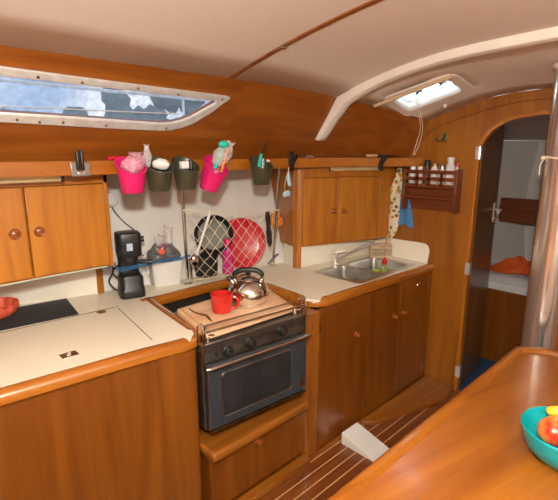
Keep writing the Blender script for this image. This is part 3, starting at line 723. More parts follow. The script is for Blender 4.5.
# coral scalloped bowl
c = Vector((.400, 2.385, CT + .004))
def scal(p, a):
    if p.z > .05: p = Vector((p.x, p.y, p.z + .008 * (abs(math.sin(a * 7)) - .3)))
    rr_ = 1 + .04 * math.cos(a * 14) * (p.z / .05); return Vector((p.x * rr_, p.y * rr_, p.z))
tag(MB().lathe([(.072, 0), (.090, .014), (.102, .038), (.106, .060), (.101, .059), (.095, .036), (.084, .015), (1e-5, .010)], c, 84, scal).build('scalloped_bowl', M['coral'], smooth=True), 'coral red scalloped bowl standing on the dark mat', 'bowl')

# ---------------------------------------------------------------- base cabinets
t = thing('base_cabinet', (.2, 1.7, 0), 'plain teak base cabinet under the left worktop', 'cabinet')
bp_ = [(x, y - .026) for x, y in EL[:5]] + [(.86, 1.508)] + bez((.925, 1.492), (.956, 1.484), (.956, 1.52), 8)
bp_ += [(.956, 1.85), (.956, yw(1.0, 0) - .01), (-1.2, yw(-1.2, 0) - .01)]
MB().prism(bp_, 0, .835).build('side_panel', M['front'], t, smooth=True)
# cabinet under the stove
t = thing('stove_base', (1.27, 1.7, 0), 'low teak cabinet with rounded ledge below the oven', 'cabinet')
MB().box((.965, 1.44, .045), (1.585, 1.46, .33)).build('drop_panel', M['front'], t, bevel=.002)
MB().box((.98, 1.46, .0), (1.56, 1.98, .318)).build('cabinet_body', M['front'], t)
MB().box((.955, 1.400, .318), (1.574, 2.05, .366)).build('ledge', M['lowx'], t, bevel=.016, seg=4)
MB().box((.9, 1.385, .0), (1.57, 1.44, .03)).build('sill', M['lowx'], t, bevel=.004)
pk = at(257, 441, y=1.44); knob((pk.x, 1.44, pk.z), (0, -1, 0), t, .014)
# well lining behind the stove
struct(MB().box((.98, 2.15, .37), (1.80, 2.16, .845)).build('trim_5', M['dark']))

# sink cabinet
FY = 1.42
t = thing('sink_cabinet', (2.2, 1.6, 0), 'teak sink cabinet with flush doors and rounded corner post', 'cabinet')
xd = lambda px, py: at(px, py, y=FY).x
x1, x2, x3, x4 = xd(317.5, 350), xd(367.5, 350), xd(398, 340), xd(424, 340)
post = [(1.66, FY + .0), (1.612, FY + .002), (1.588, FY + .010), (1.576, FY + .028), (1.574, FY + .06), (1.60, FY + .2), (1.70, 1.96), (1.75, 1.96), (1.66, FY + .05)]
MB().prism(post, 0, .84).build('corner_post', M['lowz'], t, smooth=True)
mb = MB(); mb.box((1.65, FY + .018, .0), (XB - .004, FY + .03, .84)); mb.box((1.65, FY + .02, 0), (XB - .01, 1.66, .03)); mb.box((x4 + .002, FY, 0), (XB - .003, FY + .02, .84))
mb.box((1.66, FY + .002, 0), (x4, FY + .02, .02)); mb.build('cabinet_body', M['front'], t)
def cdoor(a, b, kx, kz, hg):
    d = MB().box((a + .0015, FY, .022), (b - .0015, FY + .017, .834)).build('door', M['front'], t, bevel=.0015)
    if kx: knob((kx, FY, kz), (0, -1, 0), d, .015)
    for (hx, hz) in hg: MB().tube([(hx, FY - .002, hz), (hx, FY - .002, hz + .045)], .0035, 8).build('hinge', M['steel'], d)
    return d
K1 = at(355.8, 334.4, y=FY); K2 = at(394, 316.5, y=FY); K3 = at(403, 312.6, y=FY)
cdoor(max(x1, 1.662), x2, K1.x, K1.z, [(1.666, .10), (1.666, .72)])
cdoor(x2, x3, K2.x, K2.z, [(x2 + .004, .72), (x2 + .004, .10)])
d = cdoor(x3, x4, K3.x, K3.z, [(x4 - .004, .72), (x4 - .004, .10)])
p = at(417, 283, y=FY); MB().tube(smooth_path([(p.x - .018, FY - .002, p.z), (p.x - .016, FY - .016, p.z - .006), (p.x + .016, FY - .016, p.z - .006), (p.x + .018, FY - .002, p.z)]), .003, 6).build('handle', M['steel'], d)
# low triangular corner step and floor wedge
tag(MB().prism([(2.06, 1.40), (2.10, 1.345), (2.684, 1.155), (2.875, 1.20), (2.875, 1.412)], .0005, .028).build('corner_step', M['lowx'], bevel=.003), 'triangular teak corner board on the floor against the bulkhead', 'board')
tag(MB().add([(1.825, 1.375, .0), (1.975, 1.375, 0), (1.975, 1.12, 0), (1.825, 1.12, 0), (1.825, 1.375, .072), (1.975, 1.375, .072), (1.975, 1.12, .006), (1.825, 1.12, .006)],
             [(3, 2, 1, 0), (4, 5, 6, 7), (0, 1, 5, 4), (1, 2, 6, 5), (2, 3, 7, 6), (3, 0, 4, 7)]).build('floor_wedge', M['white'], bevel=.003), 'white wedge-shaped block on the floor in front of the sink cabinet', 'wedge')
struct(MB().box((1.66, 1.395, 0), (2.4, FY - .001, .02)).build('baseboard_galley', M['lowx'], bevel=.004))

# ---------------------------------------------------------------- sink
t = thing('double_sink', (2.45, 1.68, CT), 'stainless steel double sink set in the cream worktop', 'sink')
def basin_ring(mb, x0, x1, y0, y1, dep, r=.04):
    top = rr(x0, x1, y0, y1, r); n = len(top); c = ((x0 + x1) / 2, (y0 + y1) / 2)
    loops = [(1.0, 0), (.985, -.012), (.95, -dep + .03), (.93, -dep + .008), (.88, -dep), (.10, -dep - .004), (.09, -dep - .010)]
    vs = []; fs = []
    for s_, dz in loops:
        for x, y in top: vs.append((c[0] + (x - c[0]) * s_, c[1] + (y - c[1]) * s_, CT + .002 + dz))
    for i in range(len(loops) - 1):
        for k in range(n): fs.append((i * n + k, i * n + (k + 1) % n, (i + 1) * n + (k + 1) % n, (i + 1) * n + k))
    fs.append([(len(loops) - 1) * n + k for k in range(n)])
    mb.add(vs, fs); return top
BA = (2.150, 2.385, 1.525, 1.835); BB = (2.420, 2.745, 1.525, 1.835)
for nm, B_, dep in (('small_basin', BA, .13), ('large_basin', BB, .15)):
    mb = MB(); basin_ring(mb, *B_, dep); mb.build('basin', M['sinksteel'], t, smooth=True)
bm = bmesh.new(); es = []; off = Vector(t['_o'])
for lp_ in (rr(SX0 - .012, SX1 + .012, SY0 - .010, SY1 + .012, .03), rr(*BA, .04), rr(*BB, .04)):
    vv = [bm.verts.new(Vector((x, y, CT + .0025)) - off) for x, y in lp_]; es += [bm.edges.new((vv[i], vv[(i + 1) % len(vv)])) for i in range(len(vv))]
bmesh.ops.triangle_fill(bm, use_beauty=True, edges=es); bmesh.ops.recalc_face_normals(bm, faces=bm.faces)
me = bpy.data.meshes.new('rim'); bm.to_mesh(me); bm.free(); me.materials.append(M['sinksteel'])
o = bpy.data.objects.new('rim', me); col.objects.link(o); o.parent = t
for B_, dep in ((BA, .13), (BB, .15)):
    MB().lathe([(.022, 0), (.022, .002), (.012, .003), (1e-5, .001)], ((B_[0] + B_[1]) / 2, (B_[2] + B_[3]) / 2, CT - dep - .002), 20).build('drain', M['chrome'], t, smooth=True)
# faucet
fb = at(335.5, 264.5, z=CT); fb.y = min(fb.y, 1.905)
t = thing('faucet', (fb.x, fb.y, CT), 'chrome mixer tap with a long swivel spout behind the sink', 'faucet')
MB().lathe([(.026, .0005), (.026, .006), (.021, .010), (.020, .045), (.022, .06), (.021, .075), (.012, .082), (1e-5, .083)], fb, 24).build('tap_body', M['tap'], t, smooth=True)
MB().tube(smooth_path([fb + Vector((0, 0, .078)), fb + Vector((.01, -.01, .092)), fb + Vector((.05, -.05, .098))]), [.008] * 6 + [.009] * 7, 8).build('lever', M['tap'], t, smooth=True)
se = at(373, 242.5, y=fb.y - .06)
MB().tube(smooth_path([fb + Vector((.015, -.005, .035)), fb + Vector((.04, -.012, .045)), lerp(fb, se, .5) + Vector((0, 0, .022)), se, se + Vector((.012, -.003, -.004)), se + Vector((.014, -.003, -.022))], 5), .0095, 10).build('spout', M['tap'], t, smooth=True)
MB().lathe([(.010, 0), (.010, .018)], se + Vector((.014, -.003, -.036)), 12).build('aerator', M['black'], t, smooth=True)
# cutlery drainer
t = thing('cutlery_drainer', (2.79, 1.80, CT), 'beige slotted cutlery drainer in the corner behind the sink', 'drainer')
mc = Matrix.Translation((2.785, 1.795, CT)) @ Matrix.Rotation(-.80, 4, 'Z')
mb = MB().xf(mc); w_, dpt, h_ = .16, .055, .125
mb.box((-w_ / 2, -dpt / 2, .0005), (w_ / 2, dpt / 2, .006))
for yy in (-dpt / 2, dpt / 2 - .003):
    hh = h_ if yy > 0 else h_ * .8
    mb.box((-w_ / 2, yy, .0), (w_ / 2, yy + .003, .022)); mb.box((-w_ / 2, yy, hh - .02), (w_ / 2, yy + .003, hh))
    for i in range(3): 
        xx = -w_ / 2 + (w_ - .012) * i / 2; mb.box((xx, yy, .02), (xx + .012, yy + .003, hh - .015))
    for i in range(5): mb.box((-w_ / 2, yy, .028 + i * .015), (w_ / 2, yy + .003, .034 + i * .015))
for xx in (-w_ / 2, -.001, w_ / 2 - .003): mb.box((xx, -dpt / 2, 0), (xx + .003, dpt / 2, h_ * .8))
mb.build('basket', M['beige'], t)
MB().xf(mc).tube([(.03, 0, .01), (.045, -.004, .16)], .004).box((.035, -.01, .15), (.056, .0, .17)).build('scraper', M['rootwood'], t)
# washing-up bottle and sponge
sp = at(386, 274, z=CT - .10); sp = Vector((2.60, 1.68, CT - .168))
sp = at(384, 272, z=CT - .03); sp.z = CT - .148
t = thing('soap_bottle', sp, 'small clear dish soap bottle with red cap standing in the sink', 'bottle')
MB().lathe([(.022, .002), (.028, .008), (.031, .11), (.029, .145), (.016, .172), (.012, .18), (1e-5, .18)], sp, 20, lambda p, a: Vector((p.x, p.y * .7, p.z))).build('bottle_body', M['soap'], t, smooth=True)
MB().lathe([(.017, .174), (.019, .190), (.017, .208), (.008, .210), (.008, .222), (1e-5, .222)], sp, 16).build('cap', M['red'], t, smooth=True)
q_ = Vector((sp.x - .075, sp.y + .03, CT - .148))
tag(MB().cbox((q_.x, q_.y, q_.z + .072), (.075, .045, .14)).build('sponge', M['sponge'], bevel=.010, seg=3), 'yellow-green sponge beside the red-capped soap bottle in the sink', 'sponge')

# ---------------------------------------------------------------- gimballed stove
MS = Matrix.Translation((.957, 1.452, .455)) @ Matrix.Rotation(math.radians(-5), 4, 'Z')
SW, SD, SH = .575, .44, .415
t = thing('galley_stove', MS @ Vector((SW / 2, SD / 2, 0)), 'gimballed steel galley stove with oven between the worktops', 'stove')
mb = MB().xf(MS); mb.box((0, .012, 0), (SW, SD, SH - .045)); mb.build('stove_body', M['stovesteel'], t, bevel=.006)
MB().xf(MS).box((-.004, 0, SH - .048), (SW + .004, .03, SH - .004)).box((.06, .03, SH - .044), (SW - .02, SD, SH - .004)).build('hob_top', M['stovesteel'], t, bevel=.005)
MB().xf(MS).slab([(0, .006, .318), (SW, .006, .318), (SW, .012, SH - .035), (0, .012, SH - .035)], (0, .02, 0)).build('control_panel', M['stovesteel'], t, bevel=.003)
def knob2(x, z, r=.024):
    c = MS @ Vector((x, .006, z)); rot = (MS.to_3x3() @ Vector((0, -1, 0))).to_track_quat('Z', 'Y').to_matrix()
    o = MB().lathe([(r * 1.15, 0), (r * 1.1, .006), (r * .9, .009), (r * .82, .024), (r * .6, .027), (1e-5, .027)], c, 24, rot=rot).build('control_knob', M['black'], t, smooth=True)
    MB().xf(MS).box((x - .003, -.024, z - r * .8), (x + .003, -.0205, z + r * .8)).build('pointer', M['steel'], o)
def sloc(px, py):
    n = MS.to_3x3() @ Vector((0, 1, 0)); p = atp(px, py, MS.translation, n); return MS.inverted() @ p
for px, py in ((228, 351), (250.5, 342.5), (282.5, 330.5)):
    p = sloc(px, py); knob2(p.x, p.z)
p = sloc(217.5, 354); rot = (MS.to_3x3() @ Vector((0, -1, 0))).to_track_quat('Z', 'Y').to_matrix()
MB().lathe([(.009, 0), (.009, .004), (.005, .010), (1e-5, .010)], MS @ Vector((p.x, .006, p.z)), 12, rot=rot).build('igniter_button', M['black'], t, smooth=True)
# oven door
od = MB().xf(MS).box((.008, -.022, .012), (SW - .008, .004, .316)).build('oven_door', M['oven'], t, bevel=.006)
MB().xf(MS).box((.012, -.0255, .003), (SW - .012, .0, .011)).build('door_trim', M['brass'], od)
wa, wb_ = .075, SW - .115
MB().xf(MS).prism(rr(wa, wb_, .062, .262, .014), -.0240, -.0222, 'y').build('oven_window', M['ovenglass'], od)
fr_ = [(x, -.0245, z) for x, z in rr(wa - .004, wb_ + .004, .058, .266, .016)]
MB().xf(MS).tube(fr_, .0026, 6, closed=True).build('window_trim', M['steel'], od)
MB().xf(MS).tube(smooth_path([(.015, -.022, .306), (.013, -.038, .316), (.035, -.050, .318), (SW - .052, -.050, .318), (SW - .030, -.038, .316), (SW - .030, -.022, .306)], 5), .009, 10).build('door_handle', M['steel'], od, smooth=True)
p = sloc(298.5, 381.5); c = MS @ Vector((p.x, -.022, p.z))
MB().lathe([(.020, 0), (.020, .002), (.015, .003), (.006, .0025), (1e-5, .003)], c, 20, rot=rot).build('thermometer_badge', M['brass'], od, smooth=True)
c = MS @ Vector((p.x, -.022, p.z + .036)); MB().lathe([(.008, 0), (.008, .002), (1e-5, .002)], c, 12, rot=rot).build('badge_stud', M['brass'], od, smooth=True)
# fiddle rail
z0_ = SH - .006
def rail(pts, r=.0042): return smooth_path(pts, 4)
for hh in (.052, .082):
    mb = MB().xf(MS).tube(rail([(.012, .02, z0_ + .0), (.012, .006, z0_ + hh - .02), (.014, .002, z0_ + hh), (.04, .0, z0_ + hh + .002), (SW - .04, .0, z0_ + hh + .002), (SW - .014, .002, z0_ + hh), (SW - .012, .006, z0_ + hh - .02), (SW - .012, .02, z0_)]), .0042, 8)
    mb.build('fiddle_rail', M['steel'], t, smooth=True)
for xx in (.0, SW):
    MB().xf(MS).tube(rail([(xx, .01, .29), (xx, -.006, SH + .0), (xx, .0, SH + .075), (xx, .02, SH + .082), (xx, .045, SH + .06), (xx, .05, SH - .01)]), .0042, 8).build('side_rail', M['steel'], t, smooth=True)
for xx in (.035, SW - .05):
    mb = MB().xf(MS).lathe([(.009, 0), (.009, .022), (.006, .026), (.006, .05), (1e-5, .05)], (xx, .022, z0_), 10); mb.tube([(xx, .022, z0_ + .03), (xx + .02, .0, z0_ + .034)], .004)
    mb.build('pot_clamp', M['steel'], t, smooth=True)
# gimbal lock under the oven
mb = MB().xf(MS).box((.26, .02, -.030), (.52, .10, -.022)); mb.box((.26, .015, -.030), (.52, .022, -.008)); mb.build('gimbal_bracket', M['stovesteel'], t, bevel=.002)
MB().xf(MS).tube([(.39, .06, -.03), (.39, .06, .0)], .01).build('gimbal_pin', M['steel'], t)
MB().xf(MS).tube([(.56, .03, -.02), (.59, .03, -.02)], .008).build('gas_tap', M['red'], t)

# cutting board
BT = .905
bpts = [at(176, 309, z=BT), at(206, 334, z=BT), at(294, 306, z=BT), at(262, 284, z=BT)]
mb = MB(); c = sum(bpts, Vector()) / 4
pts = []
for i in range(4):
    a = bpts[i - 1]; b = bpts[i]; d = bpts[(i + 1) % 4]
    pts += [lerp(b, a, .07), lerp(b, (a + d) / 2, .012), lerp(b, d, .07)]
tb = thing('cutting_board', (c.x, c.y, BT - .03), 'pale wooden cutting board lying over the stove top', 'cutting board')
MB().slab([p_ - Vector((0, 0, .03)) for p_ in pts], (0, 0, .03)).build('board', M['board'], tb, bevel=.005)
pi_ = [lerp(p_, c, .07) + Vector((0, 0, .0003)) for p_ in pts]
MB().tube(pi_, .0022, 6, closed=True).build('juice_groove', plain('groove_wood', (.52, .30, .15), .6, var=.1), tb)
# feet carrying the board on the hob
for p_ in bpts:
    r_ = lerp(p_, c, .18); MB().lathe([(.012, .866), (.012, .876)], (r_.x, r_.y, 0), 12).build('foot', M['rubber'], tb)
sp_ = [at(189.5, 308.5, z=BT + .003), at(194, 312, z=BT + .004), at(200, 314, z=BT + .004), at(206, 315.5, z=BT + .004), at(209.5, 319, z=BT + .003), at(212, 321.5, z=BT + .003)]
tag(MB().tube(smooth_path(sp_, 4), [.0035] * 9 + [.006] * 8 + [.003] * 4, 6).build('teaspoon', M['brass'], smooth=True), 'thin dark teaspoon lying on the cutting board by the red mug', 'spoon')

# red mug
c = at(222, 312, z=BT)
t = thing('mug', c, 'bright red mug on the cutting board in front of the kettle', 'mug')
MB().lathe([(.036, .001), (.044, .006), (.050, .03), (.052, .06), (.053, .094), (.0500, .094), (.048, .06), (.043, .012), (1e-5, .009)], c, 36).build('mug_body', M['red'], t, smooth=True)
hd = (rgt * .98 + Vector((0, 0, 0))).normalized()
MB().tube(smooth_path([c + hd * .049 + Vector((0, 0, .072)), c + hd * .062 + Vector((0, 0, .076)), c + hd * .078 + Vector((0, 0, .062)), c + hd * .078 + Vector((0, 0, .038)), c + hd * .062 + Vector((0, 0, .022)), c + hd * .042 + Vector((0, 0, .022))]), .0062, 8).build('mug_handle', M['red'], t, smooth=True)
# kettle
c = at(248.5, 303, z=BT)
t = thing('kettle', c, 'round stainless whistling kettle with black handle on the cutting board', 'kettle')
MB().lathe([(.084, .0005), (.091, .006), (.0935, .014), (.092, .018), (.096, .026), (.104, .050), (.102, .074), (.091, .098), (.070, .117), (.050, .126), (.040, .128)], c, 48).build('kettle_body', M['chrome'], t, smooth=True)
MB().lathe([(.042, .126), (.042, .131), (.034, .138), (.015, .142), (1e-5, .143)], c, 32).build('lid', M['chrome'], t, smooth=True)
MB().lathe([(.008, .140), (.008, .146), (.014, .149), (.014, .156), (.010, .160), (1e-5, .161)], c, 20).build('lid_knob', M['black'], t, smooth=True)
L_ = -rgt; 
MB().tube([c + L_ * .060 + Vector((0, 0, .085)), c + L_ * .082 + Vector((0, 0, .112)), c + L_ * .093 + Vector((0, 0, .128))], [.019, .015, .013], 16).build('spout', M['chrome'], t, smooth=True)
MB().tube([c + L_ * .088 + Vector((0, 0, .122)), c + L_ * .100 + Vector((0, 0, .139))], [.016, .014], 16).build('whistle', M['black'], t, smooth=True)
MB().tube(smooth_path([c + L_ * .066 + Vector((0, 0, .120)), c + L_ * .070 + Vector((0, 0, .150)), c + L_ * .044 + Vector((0, 0, .170)), c - L_ * .0 + Vector((0, 0, .175)), c - L_ * .044 + Vector((0, 0, .170)), c - L_ * .070 + Vector((0, 0, .150)), c - L_ * .066 + Vector((0, 0, .120))], 4), [.007] * 4 + [.013] * 17 + [.007] * 4, 10).build('kettle_handle', M['black'], t, smooth=True)
for s_ in (-1, 1): MB().ball(c + L_ * .068 * s_ + Vector((0, 0, .122)), .014, 8).build('handle_bracket', M['steel'], t, smooth=True)

# ---------------------------------------------------------------- hanging pots on the shelf fiddle
def pot(px, pytop, lab, mat, kind, rt=.066, rbm=.047, h=.135, tilt=0.0):
    p = at(px, pytop, y=1.862); top = Vector((p.x, 1.862, 1.612))
    base = top - Vector((0, 0, h))
    t = thing('hanging_pot', base, lab, 'pot', 'plastic pots hooked on the shelf edge')
    rot = Matrix.Rotation(tilt, 3, Vector((.72, -.69, 0)).cross(Vector((0, 0, 1))).normalized()) if False else Matrix.Rotation(tilt, 3, fwd)
    def fn(v, a):
        y = v.y * (.94 if v.y < 0 else .86)
        return Vector((v.x, y, v.z + (v.y / rt) * .034 * (v.z / h) - .016 * (v.z / h)))
    T = lambda prof: MB().lathe(prof, base, 36, fn, rot)
    T([(rbm * .9, 0), (rbm, .006), (lerp(rbm, rt, .5), h * .5), (rt, h), (rt + .003, h), (rt + .003, h + .003), (rt - .003, h + .003), (rt - .004, h - .004), (lerp(rbm, rt, .5) - .003, h * .5), (rbm - .003, .009), (1e-5, .008)]).build('pot_body', mat, t, smooth=True)
    mb = MB()
    hp_ = base + rot @ Vector((0, rt * .8, h + .012))
    mb.box((hp_.x - .018, min(hp_.y, 1.925), 1.600), (hp_.x + .018, 1.955, 1.622)); mb.box((hp_.x - .018, 1.951, 1.595), (hp_.x + .018, 1.955, 1.622))
    mb.build('hook', mat, t)
    return t, base, rot, h
def bag(base, rot, h, r, hh, mat, lab, seed, dx=0, name='plastic_bag', lean=(0, 0)):
    def fn(v, a):
        n1 = noise.noise(Vector((math.cos(a) * 2 + seed, math.sin(a) * 2, v.z * 22))); k = 1 + .35 * n1
        zz = (v.z / hh)
        return Vector((v.x * k + dx + lean[0] * zz, v.y * k * .7 + lean[1] * zz, v.z + .012 * n1))
    prof = [(r * .5, 0), (r * .9, hh * .2), (r, hh * .45), (r * .8, hh * .7), (r * .5, hh * .85), (r * .62, hh)]
    b = base + rot @ Vector((0, 0, h - .045))
    return tag(MB().lathe(prof, b, 28, fn, rot).build(name, mat, smooth=True), lab, 'bag')
t, b, r_, h = pot(130.5, 160, 'pink translucent pot hooked on the shelf, leftmost of the row', M['pink'], 0)
bag(b, r_, h, .052, .085, M['filmpink'], 'crumpled clear bag stuffed in the leftmost pink pot', 1.0, .005, lean=(.02, 0))
t, b, r_, h = pot(158, 160, 'smoky dark pot holding white tissue, right of the leftmost pink pot', M['olive'], 0)
def tis(v, a): return v * (1 + .22 * noise.noise(v * 45))
tag(MB().ball(b + Vector((.012, -.008, h - .012)), .036, 12, (1.15, .9, .7), tis).build('tissue', M['white'], smooth=True), 'crumpled white tissue in the dark hanging pot', 'tissue')
bag(b + Vector((-.045, .015, .02)), r_, h, .020, .10, M['film'], 'narrow twisted clear bag beside the white tissue', 4.0, 0)
t, b, r_, h = pot(185, 160, 'smoky dark pot right of the tissue pot, holding small boxes', M['olive'], 0)
tag(MB().cbox(b + Vector((-.012, -.010, h - .018)), (.040, .03, .035)).build('small_box', M['white'], bevel=.005), 'small white box inside the third hanging pot', 'box')
tag(MB().tube([b + Vector((.03, -.005, h - .04)), b + Vector((.032, .0, h + .004))], .012, 10).build('black_canister', M['black'], bevel=.002), 'small black canister beside the white box in the third pot', 'canister')
t, b, r_, h = pot(207, 160, 'pink pot hanging tilted on the shelf edge, fourth of the row', M['pink'], 0, tilt=.35, h=.145)
bag(b + Vector((.018, .0, .03)), r_, h, .050, .13, M['film'], 'tall clear bag of brushes in the tilted pink pot', 9.0, .0, lean=(.035, 0))
o = b + r_ @ Vector((0, 0, h - .03))
t = thing('dish_brush', o, 'turquoise dish brush in the clear bag of the tilted pot', 'brush')
d_ = (r_ @ Vector((.05, 0, 1))).normalized(); MB().tube([o, o + d_ * .10], [.012, .008], 8).build('brush_handle', M['tealtool'], t, smooth=True)
MB().ball(o + d_ * .125, .027, 10, (1.1, .8, .7)).build('brush_head', M['tealtool'], t, smooth=True)
tag(MB().tube([o + rgt * .03 - Vector((0, 0, .02)), o + rgt * .03 + d_ * .10], .006, 8).build('orange_stick', M['orangefloral'], smooth=True), 'thin orange stick beside the turquoise brush', 'stick')
t, b, r_, h = pot(261, 158, 'smoky dark pot with a knife and tool, rightmost of the row', M['olive'], 0)
o = b + Vector((-.02, 0, h - .05))
t = thing('screwdriver', o, 'turquoise-handled slim tool with black shaft in the rightmost pot', 'tool')
MB().tube([o, o + Vector((.012, -.012, .085))], [.011, .008], 8).build('tool_handle', M['tealtool'], t, smooth=True)
MB().tube([o + Vector((.012, -.012, .08)), o + Vector((.042, -.03, .155))], [.005, .004], 8).build('tool_shaft', M['black'], t, smooth=True)
tag(MB().ball(b + Vector((.036, -.018, h - .005)), .011, 8, (1, 1, .7)).build('white_stopper', M['white'], smooth=True), 'little white stopper in the rightmost dark pot', 'stopper')
p = at(119, 157.5, y=1.97)
tag(MB().cbox((p.x, 1.975, 1.626), (.11, .035, .018)).build('red_packet', M['redplastic'], bevel=.006), 'red packet lying on the shelf behind the leftmost pink pot', 'packet')

# ---------------------------------------------------------------- clips on the shelf
def clip(px, lab, ang, s=1.0):
    p = at(px, 160, y=ys(1.8) - .01); x = p.x; y = ys(x) - .006
    t = thing('spring_clamp', (x, y, 1.57), lab, 'clamp', 'black clamps on the shelf edge')
    m = Matrix.Translation((x, y - .006, 1.592)) @ Matrix.Rotation(ang, 4, 'Y') @ Matrix.Diagonal((1.45, 1, 1.12, 1))
    MB().xf(m).prism([(-.008, -.04), (.008, -.045), (.013, -.01), (.010, .02), (.012, .058), (-.004, .062), (-.010, .03), (-.014, 0)], -.008, .006, 'y').build('clamp_arm', M['black'], t, bevel=.002)
    MB().xf(m @ Matrix.Rotation(.55, 4, 'Y')).prism([(-.007, -.03), (.008, -.034), (.010, .0), (.011, .05), (-.004, .050), (-.011, .01)], -.018, -.009, 'y').build('clamp_arm', M['black'], t, bevel=.002)
    MB().tube([(x, y - .028, 1.592), (x, y + .03, 1.592)], .006, 8).build('pivot', M['steel'], t)
    return t
clip(291, 'black spring clamp on the shelf edge beside the rightmost pot', -.08)
# clamp at the sink end holding a tool
p = at(381, 158, y=1.72); x_ = p.x
x_ = 2.60; 
def shelfx(px):   # where an image column meets the front of the curved shelf
    best = None
    for i in range(600):
        x = .2 + i * .0045; v = Vector((x, ys(x), 1.59)) - ORG; z = v.dot(fwd); u = CX + FOC * v.dot(rgt) / z
        if best is None or abs(u - px) < best[0]: best = (abs(u - px), x)
    return best[1]
x_ = shelfx(380); y_ = ys(x_)
t = thing('spring_clamp', (x_, y_, 1.56), 'black spring clamp on the shelf edge above the sink, holding a tool', 'clamp', 'black clamps on the shelf edge')
m = Matrix.Translation((x_, y_ - .012, 1.59)) @ Matrix.Rotation(-.35, 4, 'Z') @ Matrix.Rotation(.25, 4, 'Y')
MB().xf(m).prism([(-.012, -.05), (.008, -.052), (.018, .0), (.016, .045), (-.004, .045), (-.016, 0)], -.008, .008, 'y').build('clamp_arm', M['black'], t, bevel=.002)
MB().xf(m @ Matrix.Rotation(.5, 4, 'Y')).prism([(-.008, -.03), (.008, -.032), (.010, .04), (-.006, .044)], -.018, -.009, 'y').build('clamp_arm', M['black'], t, bevel=.002)
t = thing('kitchen_knife', (x_, y_ + .03, 1.62), 'wooden-handled knife lying on the shelf edge above the sink', 'knife')
dv = Vector((1, -.55, 0)).normalized(); c = Vector((x_, y_ + .008, 1.631))
MB().tube([c - dv * .10, c - dv * .02], [.010, .012], 8).build('knife_handle', M['rootwood'], t, smooth=True)
MB().tube([c - dv * .02, c + dv * .06, c + dv * .15], [.010, .007, .002], 6).build('knife_blade', M['black'], t, smooth=True)
x_ = shelfx(311); tag(MB().cbox((x_, ys(x_) + .02, 1.628), (.07, .03, .016)).build('small_device', M['steel'], bevel=.004), 'small grey and black gadget on the shelf above the right cabinet', 'gadget')
# steel hinge plate with black peg
x_ = shelfx(80)
t = thing('rod_holder', (x_, 1.92, 1.55), 'steel bracket with upright black peg on the shelf edge at left', 'bracket')
mb = MB().box((x_ - .040, 1.922, 1.555), (x_ - .012, 1.930, 1.612)).box((x_ + .012, 1.922, 1.555), (x_ + .040, 1.930, 1.612)).box((x_ - .012, 1.922, 1.555), (x_ + .012, 1.930, 1.575)).box((x_ - .04, 1.922, 1.609), (x_ + .04, 1.95, 1.613))
mb.build('bracket_plate', M['steel'], t, bevel=.002)
for dx in (-.010, .008): MB().tube([(x_ + dx, 1.918, 1.58), (x_ + dx - .002, 1.918, 1.665 - abs(dx) * .6)], .008, 8).build('peg', M['black'], t, bevel=.002)

# ---------------------------------------------------------------- steel posts and net
def post_(px, pyb, pxt, pyt, ytop, lab, dx2=0):
    b = at(px, pyb, z=CT); tp_ = at(pxt, pyt, y=ytop); k = (1.556 - CT) / (tp_.z - CT); tp_ = b + (tp_ - b) * k; tp_.z = 1.556
    t = thing('grab_post', (b.x, b.y, CT), lab, 'post', 'steel posts holding the net')
    MB().tube([b, tp_], .0095, 12).build('tube', M['steel'], t, smooth=True)
    MB().lathe([(.026, .0005), (.026, .004), (.015, .008), (.013, .018)], b, 20).build('base_flange', M['steel'], t, smooth=True)
    if dx2: MB().tube([b + rgt * .024 + Vector((0, 0, .005)), lerp(b, tp_, .24) + rgt * .020], .008, 12).build('side_tube', M['steel'], t, smooth=True)
    return b, tp_
pl0, pl1 = post_(188, 284, 182, 185, 2.12, 'slim steel post left of the net, beside the white tub', 1)
pr0, pr1 = post_(273, 265.5, 279.5, 172, 2.03, 'slim steel post right of the net, by the overhead cabinet')
def netp(u, v):   # u along, v up
    a = lerp(pl0, pl1, lerp(.03, .68, v)); b = lerp(pr0, pr1, lerp(.03, .60, v)); p = lerp(a, b, u)
    s_ = math.sin(PI * u); return p + Vector((-.02, -.07, 0)) * s_ * (1 - .5 * v) * .8 + Vector((0, 0, -.018 * s_ * v))
tn = thing('cord_net', lerp(pl0, pr0, .5), 'cream cord net stretched between two posts over red plate', 'net')
mb = MB()
NU, NV = 9, 6
def jit(u, v): return netp(min(1, max(0, u)), min(1, max(0, v))) + Vector((.006 * noise.noise(Vector((u * 9, v * 9, 1))), .0, .010 * noise.noise(Vector((u * 7, v * 8, 5)))))
for k in range(-NV, NU + NV + 1):
    for sg in (1, -1):
        pts = []
        for j in range(NV * 2 + 1):
            v = j / (NV * 2); u = (k + sg * v * NV * .8 + (0 if sg > 0 else .0)) / NU
            if -1e-6 <= u <= 1 + 1e-6: pts.append(jit(u, v ** 1.15))
        if len(pts) > 1: mb.tube(pts, .0017, 5)
mb.build('mesh', M['rope'], tn)
mb = MB()
for v in (0, 1): mb.tube([netp(i / 16, v) for i in range(17)], .003, 6)
for u in (0, 1): mb.tube([netp(u, i / 8) for i in range(9)], .0025, 6)
for p in (netp(0, 0), netp(0, 1), netp(1, 0), netp(1, 1)):
    mb.ball(p, .011, 6, (1, 1, .8)); 
    for k in range(3):
        a = random.uniform(0, 6); mb.tube([p, p + Vector((.02 * math.cos(a), -.01, .015 * math.sin(a)))], .002, 5)
mb.build('border_cord', M['rope'], tn)

